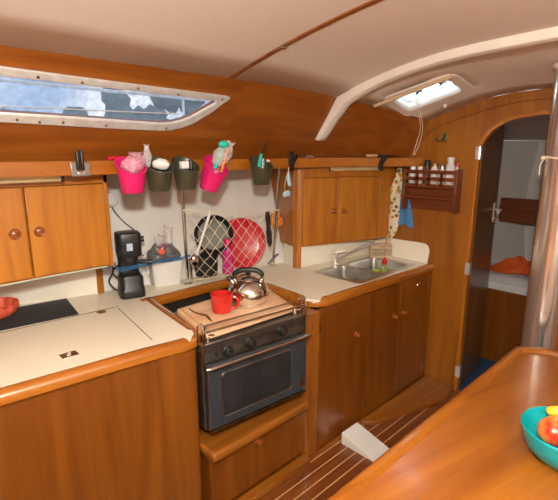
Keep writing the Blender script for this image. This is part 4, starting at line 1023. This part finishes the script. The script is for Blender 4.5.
# things kept behind the net
def leandisc(px, py, r, off, prof, n=40, tilt=.30):
    c = at(px, py, y=yw(1.7, 1.05) - off)
    rot = Matrix.Rotation(-.25, 3, 'Z') @ Matrix.Rotation(PI / 2 - tilt, 3, 'X')
    return c, rot
c = at(212.5, 238, y=2.29); rot = Matrix.Rotation(-.5, 3, 'Z') @ Matrix.Rotation(PI / 2 - .22, 3, 'X')
R_ = .120; c = Vector((c.x, c.y, CT + .155)); 
c = at(213.5, 234.5, y=2.28)
t = thing('frying_pan', (c.x, c.y, c.z - R_), 'dark frying pan standing on edge behind the net', 'pan')
MB().lathe([(1e-5, -.012), (R_ * .82, -.012), (R_, .018), (R_ + .004, .02), (R_ + .002, .014), (R_ * .84, -.018), (1e-5, -.018)], c, 48, rot=rot).build('pan_body', M['black'], t, smooth=True)
MB().lathe([(1e-5, -.010), (R_ * .80, -.010), (R_ * .80, -.0112), (1e-5, -.0112)], c, 40, rot=rot).build('pan_coating', plain('worn_nonstick', (.14, .14, .10), .45, var=.2), t)
MB().tube([c + rot @ Vector((-R_ * .2, -R_, .01)), Vector((c.x - .02, c.y - .03, CT + .01))], .009, 8).build('pan_handle', M['black'], t)
R2 = .162; c2 = at(241.5, 243, y=2.22); c2.z = max(c2.z, CT + R2 * .97 + .004)
rot2 = Matrix.Rotation(-.45, 3, 'Z') @ Matrix.Rotation(PI / 2 - .2, 3, 'X')
tag(MB().lathe([(1e-5, -.010), (R2 * .70, -.010), (R2 * .78, -.004), (R2, .012), (R2 + .003, .010), (R2 * .80, -.010), (R2 * .7, -.014), (1e-5, -.014)], c2, 56, rot=rot2).build('red_plate', M['redplastic'], smooth=True), 'large round red plastic plate on edge behind the net', 'plate')
c3 = at(209, 276, z=CT); c3 = Vector((c3.x, c3.y + .03, CT))
t = thing('black_saucepan', c3, 'small black pot standing behind the net below the pan', 'saucepan')
MB().lathe([(.066, .001), (.074, .008), (.078, .128), (.080, .130), (.074, .130), (.070, .012), (1e-5, .01)], c3, 28).build('pot_body', M['black'], t, smooth=True)
MB().lathe([(.077, .131), (.066, .142), (.02, .150), (.008, .150), (.012, .165), (1e-5, .167)], c3, 28).build('pot_lid', M['black'], t, smooth=True)
c4 = at(228, 273.5, z=CT)
t = thing('drinking_bottle', c4, 'pink translucent drinking bottle behind the net before the red plate', 'bottle')
MB().lathe([(.032, .001), (.036, .006), (.037, .06), (.032, .085), (.037, .11), (.035, .155), (.022, .180), (.020, .186)], c4, 28).build('bottle_body', M['bottlepink'], t, smooth=True)
MB().lathe([(.025, .182), (.027, .218), (.020, .232), (1e-5, .233)], c4, 24).build('bottle_cap', M['pink'], t, smooth=True)
# ladle / tongs leaning at the left of the net
a = at(194.5, 262, y=2.14); b = at(210.5, 211, y=2.12)
t = thing('ladle', a, 'steel ladle hung upside down in the left side of the net', 'ladle')
MB().tube([a, b], [.006, .009], 8).build('ladle_handle', M['white'], t, smooth=True)
MB().ball(a + Vector((0, -.002, .010)), .030, 10, (.9, .6, 1.3)).build('ladle_bowl', M['steel'], t, smooth=True)
# black-handled knife hanging in the net
a = at(267.5, 212, y=2.06); b = at(270, 246, y=2.07)
t = thing('sheath_knife', b, 'black sheathed knife clipped upright at the right of the net', 'knife')
m_ = lerp(a, b, .5)
MB().tube([a, lerp(a, m_, .3), lerp(a, m_, .8), m_], [.013, .017, .013, .016], 10).build('knife_handle', M['black'], t, smooth=True)
MB().tube([m_, lerp(m_, b, .2), lerp(m_, b, .8), b], [.014, .019, .016, .007], 8).build('sheath', M['black'], t, smooth=True)
# orange wrapper behind
c = at(276, 220, y=2.16)
tag(MB().ball(c, .050, 12, (1, .35, 1.2), lambda v, a: v * (1 + .6 * noise.noise(v * 55))).build('orange_packet', M['orangefloral'], smooth=True), 'crumpled orange packet by the right end of the net', 'packet')
# white tub with plastic bags
c = at(169, 286, z=CT)
t = thing('white_tub', (c.x, c.y + .02, CT), 'square white plastic tub between the coffee machine and the net', 'tub')
m = Matrix.Translation((c.x + .01, c.y + .055, CT)) @ Matrix.Rotation(-.22, 4, 'Z')
def tubl(w, d, z): return [(x, y, z) for x, y in rr(-w / 2, w / 2, -d / 2, d / 2, .014, 3)]
mb = MB().xf(m); lo = [tubl(.15, .10, .001), tubl(.158, .108, .006), tubl(.184, .128, .142), tubl(.190, .134, .142), tubl(.190, .134, .149), tubl(.180, .124, .149), tubl(.155, .105, .008)]
vs = sum(lo, []); k = len(lo[0]); fs = []
for i in range(len(lo) - 1):
    for j in range(k): fs.append((i * k + j, i * k + (j + 1) % k, (i + 1) * k + (j + 1) % k, (i + 1) * k + j))
fs += [list(range(k)), list(range((len(lo) - 1) * k, len(lo) * k))]; mb.add(vs, fs); mb.build('tub_body', M['white'], t, smooth=True)
cb = m @ Vector((0, 0, .13))
def bagfn(seed):
    return lambda v, a: Vector((v.x, v.y, v.z)) * (1 + .28 * noise.noise(Vector((v.x * 22 + seed, v.y * 22, v.z * 22))))
tag(MB().ball(cb + Vector((-.008, 0, .055)), .086, 14, (1.18, .68, .80), bagfn(2)).build('dark_bag', M['filmgrey'], smooth=True), 'smoky translucent bag stuffed in the white tub', 'bag')
tag(MB().lathe([(.02, 0), (.027, .03), (.023, .09), (.027, .145), (.02, .15)], cb + Vector((.035, 0, .06)), 24, lambda v, a: v * (1 + .15 * noise.noise(v * 40 + Vector((3, 0, 0))))).build('clear_bag', M['film'], smooth=True), 'tall rolled clear bag standing up in the white tub', 'bag')
tag(MB().lathe([(.02, 0), (.03, .03), (.025, .07), (.029, .095), (.022, .10)], cb + Vector((-.03, 0, .07)), 24, lambda v, a: v * (1 + .15 * noise.noise(v * 40))).build('clear_bag', M['film'], smooth=True), 'short clear bag beside the taller one in the white tub', 'bag')
pp = at(161.5, 251.5, y=cb.y - .075)
t = thing('pink_clip', pp, 'pink round bag clip on the smoky bag in the tub', 'clip')
MB().ball(pp, .022, 10, (1, .5, .85)).build('clip_disc', M['coral'], t, smooth=True)
MB().tube(smooth_path([pp + Vector((0, -.005, .015)), pp + Vector((.012, -.008, .03)), pp + Vector((.0, -.008, .042))]), .005, 8).build('clip_loop', M['pink'], t, smooth=True)

# ---------------------------------------------------------------- coffee machine
c = at(133.5, 296.5, z=CT); c = Vector((c.x + .005, c.y + .03, CT))
fa = math.atan2(-c.y, -c.x) + PI / 2 + .15
MK = Matrix.Translation(c) @ Matrix.Rotation(fa, 4, 'Z') @ Matrix.Diagonal((.92, .92, 1.16, 1))          # local -y faces the viewer
t = thing('coffee_machine', c, 'black portafilter coffee machine standing on the worktop corner', 'coffee machine')
def ob(w, d, z, y0=0): return [(x, y + y0, z) for x, y in rr(-w / 2, w / 2, -d / 2, d / 2, .028, 4)]
def loft(loops):
    mb = MB().xf(MK); k = len(loops[0]); fs = []
    for i in range(len(loops) - 1):
        for j in range(k): fs.append((i * k + j, i * k + (j + 1) % k, (i + 1) * k + (j + 1) % k, (i + 1) * k + j))
    fs += [list(range(k)), list(range((len(loops) - 1) * k, len(loops) * k))]; return mb.add(sum(loops, []), fs)
loft([ob(.140, .15, .001), ob(.146, .156, .006), ob(.142, .15, .045), ob(.134, .14, .050), ob(.134, .14, .095), ob(.120, .13, .105)]).build('base', M['black'], t, smooth=True)
loft([ob(.118, .05, .10, .045), ob(.118, .05, .205, .045)]).build('column', M['black'], t, smooth=True)
loft([ob(.120, .13, .195), ob(.134, .146, .205), ob(.136, .148, .298), ob(.130, .142, .305), ob(.10, .11, .308)]).build('head', M['black'], t, smooth=True)
loft([ob(.075, .075, .155, -.02), ob(.082, .082, .162, -.02), ob(.082, .082, .197, -.02)]).build('brew_group', M['black'], t, smooth=True)
pf_ = MB().xf(MK).tube([(.035, -.05, .172), (.075, -.065, .168), (.115, -.075, .164)], [.009, .013, .013], 10).build('portafilter', M['black'], t, smooth=True)
MB().xf(MK).tube([(.066, -.01, .270), (.090, -.014, .270)], .014, 14).build('steam_knob', M['black'], t, smooth=True)
MB().xf(MK).box((-.020, -.0765, .228), (.013, -.0735, .262)).build('label_plate', plain('pale_blue_sticker', (.45, .55, .72), .4, var=.2, vscale=90), t)
MB().xf(MK).tube(smooth_path([(.062, .0, .20), (.085, -.02, .185), (.098, -.03, .14), (.10, -.03, .10)]), .003, 6).build('steam_pipe', M['steel'], t, smooth=True)
MB().xf(MK).box((-.02, -.0785, .004), (.02, -.075, .022)).build('drip_tray_lip', M['black'], t, bevel=.002)
# cables, wall plug
w = at(108.5, 200, y=2.52); w = Vector((w.x, yw(w.x, 1.4) - .0, w.z))
w = at(109, 200, y=2.50)
t = thing('wall_socket', w, 'round white socket on the hull side by the left cabinet', 'socket')
nw = Vector((0, -1, .3)).normalized(); rw = nw.to_track_quat('Z', 'Y').to_matrix()
yy = yw(w.x, w.z); w = at(110, 200, y=yy - .01)
w = Vector((w.x, yw(w.x, w.z) - .003, w.z)); MB().lathe([(.045, -.004), (.045, .012), (.038, .028), (.02, .036), (1e-5, .037)], w, 28, rot=rw).build('socket_cover', M['white'], t, smooth=True)
tag(MB().tube(smooth_path([w + Vector((0, -.02, -.04)), w + Vector((.01, -.03, -.07)), w + Vector((.05, -.05, -.13)), w + Vector((.10, -.12, -.20)), c + Vector((.02, .06, .31))]), .004, 6).build('power_cable', M['black'], smooth=True), 'black cable from the round socket down to the coffee machine', 'cable')
ca_ = at(112, 262, y=2.35)
tag(MB().tube(smooth_path([Vector((.955, 2.37, 1.10)), Vector((.975, 2.34, 1.02)), Vector((.95, 2.35, .95)), Vector((.99, 2.33, .895)), Vector((1.03, 2.31, .93)), Vector((.97, 2.34, 1.0)), Vector((1.02, 2.32, 1.06))]), .005, 6).build('coiled_cable', M['black'], smooth=True), 'tangled black cable hanging behind the coffee machine', 'cable')
# blue lashing round the machine and pale cord along the splashback
k0 = at(107, 267, y=2.09); f1 = MK @ Vector((-.075, -.085, .17)); f2 = MK @ Vector((.04, -.095, .165)); f0 = MK @ Vector((-.085, -.03, .175))
mb = MB()
for k in range(3):
    dz = Vector((0, 0, (k - 1) * .007 - .008)); e_ = lerp(pl0, pl1, .0) + Vector((0, -.01, .175))
    mb.tube(smooth_path([k0 + dz * .3, f0 + dz * 1.2, f1 + dz * 1.3 - Vector((0, 0, .015)), f2 + dz, lerp(f2, e_, .5) + dz * .5, e_ + dz * .9], 5), .0022, 6)
mb.tube([e_ + Vector((.013 * math.cos(a), .013 * math.sin(a), 0)) for a in [2 * PI * i / 12 for i in range(12)]], .005, 6, closed=True)
tag(mb.build('blue_lashing', M['blue'], smooth=True), 'blue cord lashing tied across the coffee machine to the steel post', 'cord')
tag(MB().tube([at(107, 266.5, y=2.085), at(60, 274.5, y=2.09), at(0, 286, y=2.09), Vector((-.4, 2.09, at(0, 287, y=2.09).z))], .003, 6).build('shock_cord', M['pale'], smooth=True), 'thin pale green cord stretched under the left overhead cabinet', 'cord')
# cable by the right post
tag(MB().tube(smooth_path([Vector((2.05, 2.14, .97)), Vector((2.02, 2.15, .945)), Vector((2.0, 2.16, .925)), Vector((1.98, 2.17, .90))]), .006, 6).build('black_plug_lead', M['black'], smooth=True), 'short black lead by the foot of the right post', 'cable')
# small hanging charms
c = at(284, 190, y=1.965); hk = Vector((c.x, ys(c.x) + .0, 1.56))
t = thing('hanging_charm', Vector((c.x, 1.92, 1.42)), 'pale blue felt charm on a string under the black clamp', 'charm')
x_ = shelfx(287); y_ = ys(x_) - .012
MB().tube([(x_, y_ - .004, 1.565), (x_ - .004, y_ - .004, 1.52)], .003, 6).build('string', M['rope'], t)
MB().tube(smooth_path([(x_ - .004, y_ - .004, 1.535), (x_ - .006, y_ - .006, 1.50), (x_ + .008, y_ - .006, 1.455)]), [.008] * 4 + [.012] * 5 + [.012] * 4, 10).build('long_bead', M['paleblue'], t, smooth=True)
MB().tube(smooth_path([(x_ - .02, y_ - .004, 1.51), (x_ - .034, y_ - .004, 1.45), (x_ - .026, y_ - .004, 1.42)]), .0015, 5).build('thread', M['rope'], t)
for dx, dz in ((-.035, 0), (-.010, .004)): MB().ball((x_ + dx, y_ - .008, 1.405 + dz), .019, 10, (1, .5, 1)).build('felt_disc', M['paleblue'], t, smooth=True)

# ---------------------------------------------------------------- bulkhead fittings
# spice rack
ya, yc_, zb_, zt_ = 1.650, 1.262, 1.262, 1.545; XR = XB - .085
t = thing('spice_rack', (XB - .04, 1.456, zb_), 'reddish wooden spice rack with slatted rail on the bulkhead', 'rack')
for y in (ya - .018, yc_): MB().box((XR, y, zb_), (XB - .001, y + .018, zt_)).build('side', M['rack'], t, bevel=.003)
MB().box((XB - .010, yc_ + .018, zb_ + .0), (XB - .001, ya - .018, zb_ + .17)).build('back_panel', M['rack'], t)
MB().box((XR + .004, yc_ + .018, zb_ + .158), (XB - .01, ya - .018, zb_ + .172)).build('upper_shelf', M['rack'], t)
MB().box((XR + .012, yc_ + .018, zb_ + .085), (XB - .01, ya - .018, zb_ + .098)).build('lower_shelf', M['rack'], t)
for z in (zb_ + .160, zb_ + .206, zb_ + .252): MB().box((XR + .001, yc_ + .018, z), (XR + .010, ya - .018, z + .024)).build('rail', M['rack'], t, bevel=.002)
for i in range(1, 4):
    y = lerp(yc_ + .018, ya - .018, i / 4); MB().box((XR + .001, y - .010, zb_ + .17), (XR + .0095, y + .010, zb_ + .26)).build('rail_divider', M['rack'], t)
zj = zb_ + .172
def jar(y, r, h, lab, body, lidm, lh=.018, x=XR + .045):
    h *= 1.22; lh *= 1.2
    t = thing('spice_jar', (x, y, zj), lab, 'jar', 'jars in the spice rack')
    MB().lathe([(r * .9, .001), (r, .006), (r, h * .8), (r * .7, h * .92), (r * .7, h)], (x, y, zj), 20).build('jar_body', body, t, smooth=True)
    MB().lathe([(r * .78, h), (r * .78, h + lh - .003), (r * .7, h + lh), (1e-5, h + lh)], (x, y, zj), 20).build('lid', lidm, t, smooth=True)
jar(1.602, .026, .088, 'squat pale jar at the left end of the spice rack', M['jar'], M['white'])
jar(1.546, .022, .085, 'clear spice jar with a white lid, second in the rack', M['jar'], M['white'])
jar(1.496, .025, .105, 'dark spice bottle with a black top in the rack', M['spice'], M['black'], .035)
jar(1.442, .027, .105, 'pale jar with a brass lid in the middle of the rack', M['jar'], M['brass'])
jar(1.388, .024, .092, 'small glass jar with a steel lid in the rack', M['jar'], M['steel'], .024)
jar(1.332, .029, .135, 'tallest jar of the spice rack, cloudy glass', M['jar'], M['jar'], .02)
jar(1.288, .013, .105, 'narrow jar with a red lid at the right end of the rack', M['jar'], M['redplastic'], .02)
# bronze fitting
c = at(445, 138, x=XB - .004)
t = thing('bronze_hook', c, 'small green bronze double hook on the bulkhead above the rack', 'hook')
MB().cbox((XB - .005, c.y, c.z + .004), (.008, .028, .055)).build('hook_plate', M['bronze'], t, bevel=.004)
MB().tube(smooth_path([(XB - .01, c.y, c.z), (XB - .04, c.y, c.z - .01), (XB - .05, c.y, c.z + .02)]), .006, 8).build('hook_arm', M['bronze'], t, smooth=True)
MB().tube(smooth_path([(XB - .012, c.y, c.z - .005), (XB - .03, c.y + .02, c.z - .018), (XB - .025, c.y + .05, c.z - .01), (XB - .02, c.y + .058, c.z + .008)]), .006, 8).build('hook_arm', M['bronze'], t, smooth=True)

# towels
def towelmat():
    m, n, l, b = newmat('floral_towel'); b.inputs['Roughness'].default_value = .95
    t = n.new('ShaderNodeTexCoord'); v = n.new('ShaderNodeTexVoronoi'); v.inputs['Scale'].default_value = 34; l.new(t.outputs['Object'], v.inputs['Vector'])
    th = n.new('ShaderNodeValToRGB'); th.color_ramp.interpolation = 'CONSTANT'; th.color_ramp.elements[0].color = (1, 1, 1, 1); th.color_ramp.elements[1].position = .46; th.color_ramp.elements[1].color = (0, 0, 0, 1)
    l.new(v.outputs['Distance'], th.inputs['Fac'])
    no = n.new('ShaderNodeTexNoise'); no.inputs['Scale'].default_value = 9; l.new(t.outputs['Object'], no.inputs['Vector'])
    t2 = n.new('ShaderNodeMath'); t2.operation = 'GREATER_THAN'; t2.inputs[1].default_value = .40; l.new(no.outputs['Fac'], t2.inputs[0])
    mu = n.new('ShaderNodeMath'); mu.operation = 'MULTIPLY'; l.new(th.outputs['Color'], mu.inputs[0]); l.new(t2.outputs[0], mu.inputs[1])
    hs = n.new('ShaderNodeValToRGB'); hs.color_ramp.interpolation = 'CONSTANT'; sp = n.new('ShaderNodeSeparateColor'); l.new(v.outputs['Color'], sp.inputs[0]); l.new(sp.outputs[0], hs.inputs['Fac'])
    for pos, c in ((0, (.55, .30, .03)), (.25, (.16, .24, .03)), (.5, (.60, .10, .02)), (.7, (.30, .35, .05)), (.85, (.12, .12, .08))):
        if pos == 0: e = hs.color_ramp.elements[0]
        else: e = hs.color_ramp.elements.new(pos)
        e.position = pos; e.color = (*c, 1)
    hs.color_ramp.elements[-1].color = (.12, .14, .10, 1)
    mx = n.new('ShaderNodeMix'); mx.data_type = 'RGBA'; l.new(mu.outputs[0], mx.inputs[0]); mx.inputs[6].default_value = (.74, .66, .50, 1); l.new(hs.outputs['Color'], mx.inputs[7])
    l.new(mx.outputs[2], b.inputs['Base Color']); return m
M['floral'] = towelmat()
def towel(name, outl, x0, mat, lab, amp=.010, folds=5):
    """outl: rows (y_left, y_right, z) down the hanging cloth"""
    n = 26
    def fn(u, v):
        k = v * (len(outl) - 1); i = min(int(k), len(outl) - 2); f = k - i
        a = [lerp(outl[i][j], outl[i + 1][j], f) for j in range(3)]
        y = lerp(a[0], a[1], u); g = min(1, .25 + v)
        return (x0 - amp * (1.1 + math.sin(u * folds * PI + v * 1.5)) * g - .004 * math.sin(v * 9 + u * 4), y, a[2] + .010 * math.sin(u * 5) * v)
    return tag(MB().grid(n, 24, fn).build(name, mat, smooth=True, solid=.003), lab, 'towel')
Q = lambda px, py: at(px, py, x=XB - .035)
rowsW = [((397.5, 168), (401, 168)), ((394.5, 179), (402, 179)), ((389.5, 192), (401, 192)), ((384, 204), (400, 203)), ((379, 212), (399, 214)), ((382.5, 223), (398, 223)), ((383, 232), (396, 230)), ((382, 242), (389, 237))]
towel('dish_towel', [(Q(*a).y, Q(*b).y, (Q(*a).z + Q(*b).z) / 2) for a, b in rowsW], XB - .030, M['floral'], 'white floral dish towel hanging at the corner beside the sink', .005, 3)
rowsB = [((403, 171), (405, 171)), ((401, 182), (406, 182)), ((400, 195), (407, 195)), ((397.5, 210), (411, 210)), ((396, 222), (412, 221)), ((399, 227), (411, 226))]
towel('dish_towel', [(Q(*a).y, Q(*b).y, (Q(*a).z + Q(*b).z) / 2) for a, b in rowsB], XB - .014, M['bluecloth'], 'plain blue dish towel hanging between the floral towel and rack', .006, 3)
for p_, nm in ((Q(398.8, 168), 'white'), (Q(404, 170), 'blue')):
    t = thing('towel_hook', (XB - .01, p_.y, p_.z), 'small hook on the bulkhead holding the %s towel' % ('floral' if nm == 'white' else 'plain blue'), 'hook')
    MB().tube(smooth_path([(XB - .001, p_.y, p_.z + .008), (XB - .035, p_.y, p_.z - .002), (XB - .038, p_.y, p_.z + .012)], 3), .003, 6).build('peg', M['brass'], t)

# cords hanging from the hatch
hx = Vector((2.55, 1.46, cz(2.55, 1.46) + .04)); e1 = at(420.5, 128, y=1.50); e2 = at(413.5, 154, y=1.56)
mb = MB()
for k in range(2):
    o_ = Vector((.006 * k, -.012 * k, 0)); mb.tube(smooth_path([hx + o_, lerp(hx, e1, .6) + o_, e1 + o_, lerp(e1, e2, .6) + o_ * 1.5, e2 + o_ * .5], 5), .0022, 6)
mb.tube(smooth_path([e2, e2 + Vector((.003, -.004, -.006)), e2 + Vector((.006, -.012, 0))]), .0022, 6)
tag(mb.build('dangling_cord', M['rope'], smooth=True), 'doubled cream cord dangling from the ceiling hatch', 'cord')

# ---------------------------------------------------------------- mast post
mc_ = Vector((2.525, .620, 0)); t = thing('mast', mc_, 'thick polished metal mast passing down beside the table end', 'mast')
zt = cz(2.525, .62) + .006
MB().lathe([(.080, .0005), (.080, zt)], mc_, 64, lambda v, a: Vector((v.x * 1.0, v.y * 1.0, v.z))).build('mast_tube', plain('polished_mast_metal', (.70, .66, .62), .18, metal=.85, var=.12, vscale=5, bump=.03, bscale=5), t, smooth=True)
MB().lathe([(.083, zt - .035), (.092, zt - .030), (.092, zt - .012), (.083, zt - .008)], mc_, 64).build('mast_collar', M['ceil'], t, smooth=True)
tcz = at(540, 158, x=2.46).z
mb = MB()
for k in range(3):
    mb.tube([mc_ + Vector((.0835 * math.cos(a), .0835 * math.sin(a), tcz + .006 * k + .010 * math.sin(a + k))) for a in [2 * PI * i / 40 for i in range(40)]], .0035, 6, closed=True)
kp = mc_ + Vector((-.083 * .6, .083 * .8, tcz)); mb.ball(kp + Vector((-.006, .006, 0)), .012, 6)
mb.tube(smooth_path([kp, kp + Vector((-.012, .012, -.03)), kp + Vector((-.004, .016, -.06)), kp + Vector((-.010, .012, -.085))]), .003, 6)
tag(mb.build('cord_lashing', M['rope'], smooth=True), 'cream cord tied round the polished mast', 'cord')

# ---------------------------------------------------------------- table
TZ = .72
t = thing('saloon_table', (1.2, .1, 0), 'large varnished teak saloon table with raised edge', 'table')
out = [(-.6, .66), (2.205, .640), (2.285, .545), (2.315, .42), (2.315, -.75), (-.6, -.75)]
MB().prism(out, TZ - .03, TZ).build('table_top', M['table'], t)
def inset(P, d):
    n = len(P); r = []
    for i in range(n):
        a, b, c = (Vector(P[(i + k) % n]) for k in (-1, 0, 1)); d1 = (b - a).normalized(); d2 = (c - b).normalized()
        n1 = Vector((-d1.y, d1.x)); n2 = Vector((-d2.y, d2.x)); s_ = n1 + n2; s_ = s_ / max(.3, s_.length_squared) * 2
        r.append(tuple(b - s_ * d if False else b + s_ * d))
    return r
ar = sum(out[i][0] * out[(i + 1) % 6][1] - out[(i + 1) % 6][0] * out[i][1] for i in range(6))
inn = inset(out, (.045 if ar > 0 else -.045)); mi = inset(out, (.012 if ar > 0 else -.012)); mi2 = inset(out, (.034 if ar > 0 else -.034))
n = 6; vs = []; fs = []
for lp_, z in ((out, TZ - .045), (out, TZ + .006), (mi, TZ + .018), (mi2, TZ + .018), (inn, TZ + .0005)): vs += [(x, y, z) for x, y in lp_]
for i in range(4):
    for k in range(n): fs.append((i * n + k, i * n + (k + 1) % n, (i + 1) * n + (k + 1) % n, (i + 1) * n + k))
MB().add(vs, fs).build('table_fiddle', M['table'], t, bevel=.004)
for x in (.35, 1.75):
    MB().box((x - .04, -.25, .0005), (x + .04, .25, TZ - .03)).build('leg', M['front'], t, bevel=.01)

# bowl with fruit
bc = at(568, 432, z=TZ + .10); bc = Vector((bc.x, bc.y, TZ + .0008))
RB = (at(521, 416, z=TZ + .105) - Vector((bc.x, bc.y, TZ + .105))).length
t = thing('fruit_bowl', bc, 'teal plastic bowl of fruit on the table', 'bowl')
MB().lathe([(RB * .45, 0), (RB * .58, .006), (RB * .82, .035), (RB * .95, .070), (RB, .105), (RB - .003, .108), (RB - .006, .105), (RB * .95 - .006, .072), (RB * .8 - .004, .038), (RB * .56, .011), (1e-5, .008)], bc, 64).build('bowl_body', M['teal'], t, smooth=True)
def applemat():
    m, n, l, b = newmat('apple_skin'); b.inputs['Roughness'].default_value = .25; b.inputs['Coat Weight'].default_value = .4
    t = n.new('ShaderNodeTexCoord'); mp = n.new('ShaderNodeMapping'); mp.inputs['Scale'].default_value = (22, 22, 8); l.new(t.outputs['Object'], mp.inputs[0])
    no = n.new('ShaderNodeTexNoise'); no.inputs['Scale'].default_value = 1; no.inputs['Detail'].default_value = 4; l.new(mp.outputs[0], no.inputs['Vector'])
    r = n.new('ShaderNodeValToRGB'); e = r.color_ramp.elements; e[0].position = .38; e[0].color = (.55, .03, .015, 1); e[1].position = .66; e[1].color = (.80, .36, .06, 1)
    l.new(no.outputs['Fac'], r.inputs['Fac']); l.new(r.outputs['Color'], b.inputs['Base Color']); return m
M['apple'] = applemat()
def apple(c, r, lab, tilt=0.0):
    t = thing('apple', (c.x, c.y, c.z - r * .85), lab, 'apple', 'apples in the teal bowl')
    prof = []
    for i in range(21):
        a = PI * i / 20; rr_ = r * math.sin(a) ** .9 * (1 + .06 * math.cos(a * 1)) if 0 < i < 20 else 1e-5
        z = -r * .88 * math.cos(a) - (r * .22 * math.exp(-(rr_ / (r * .28)) ** 2) if i > 10 else -r * .14 * math.exp(-(rr_ / (r * .3)) ** 2))
        prof.append((rr_, z))
    rot = Matrix.Rotation(tilt, 3, 'X')
    MB().lathe(prof, c, 36, rot=rot).build('apple_body', M['apple'], t, smooth=True)
    MB().tube([c + rot @ Vector((0, 0, r * .62)), c + rot @ Vector((.003, 0, r * .85)), c + rot @ Vector((.008, 0, r * 1.02))], .0022, 6).build('stem', M['rootwood'], t)
ac = at(554, 431, z=TZ + .085)
apple(ac, .047, 'red and yellow apple nearest the left rim of the teal bowl')
apple(bc + Vector((.03, -.07, .056)), .045, 'red apple at the far right inside the teal bowl')
b0 = at(547, 407, z=TZ + .10)
bp1 = [Vector((b0.x - .0, b0.y - .0, TZ + .108)), Vector((b0.x + .01, b0.y - .04, TZ + .118)), Vector((b0.x + .0, b0.y - .09, TZ + .116)), Vector((b0.x - .03, b0.y - .14, TZ + .10))]
b0 = at(549, 410, z=TZ + .118)
bp1 = [b0 + Vector((-.004, .006, -.008)), b0 + Vector((.0, -.01, .0)), b0 + Vector((.006, -.05, .010)), b0 + Vector((-.004, -.10, .006)), b0 + Vector((-.03, -.15, -.012))]
tag(MB().tube(smooth_path(bp1, 4), [.005, .010, .014, .016, .017] + [.018] * 7 + [.016, .013, .008, .005, .004], 8).build('banana', M['yellow'], smooth=True), 'yellow banana lying across the far side of the teal bowl', 'banana')

for o in bpy.data.objects:
    if '_o' in o: del o['_o']
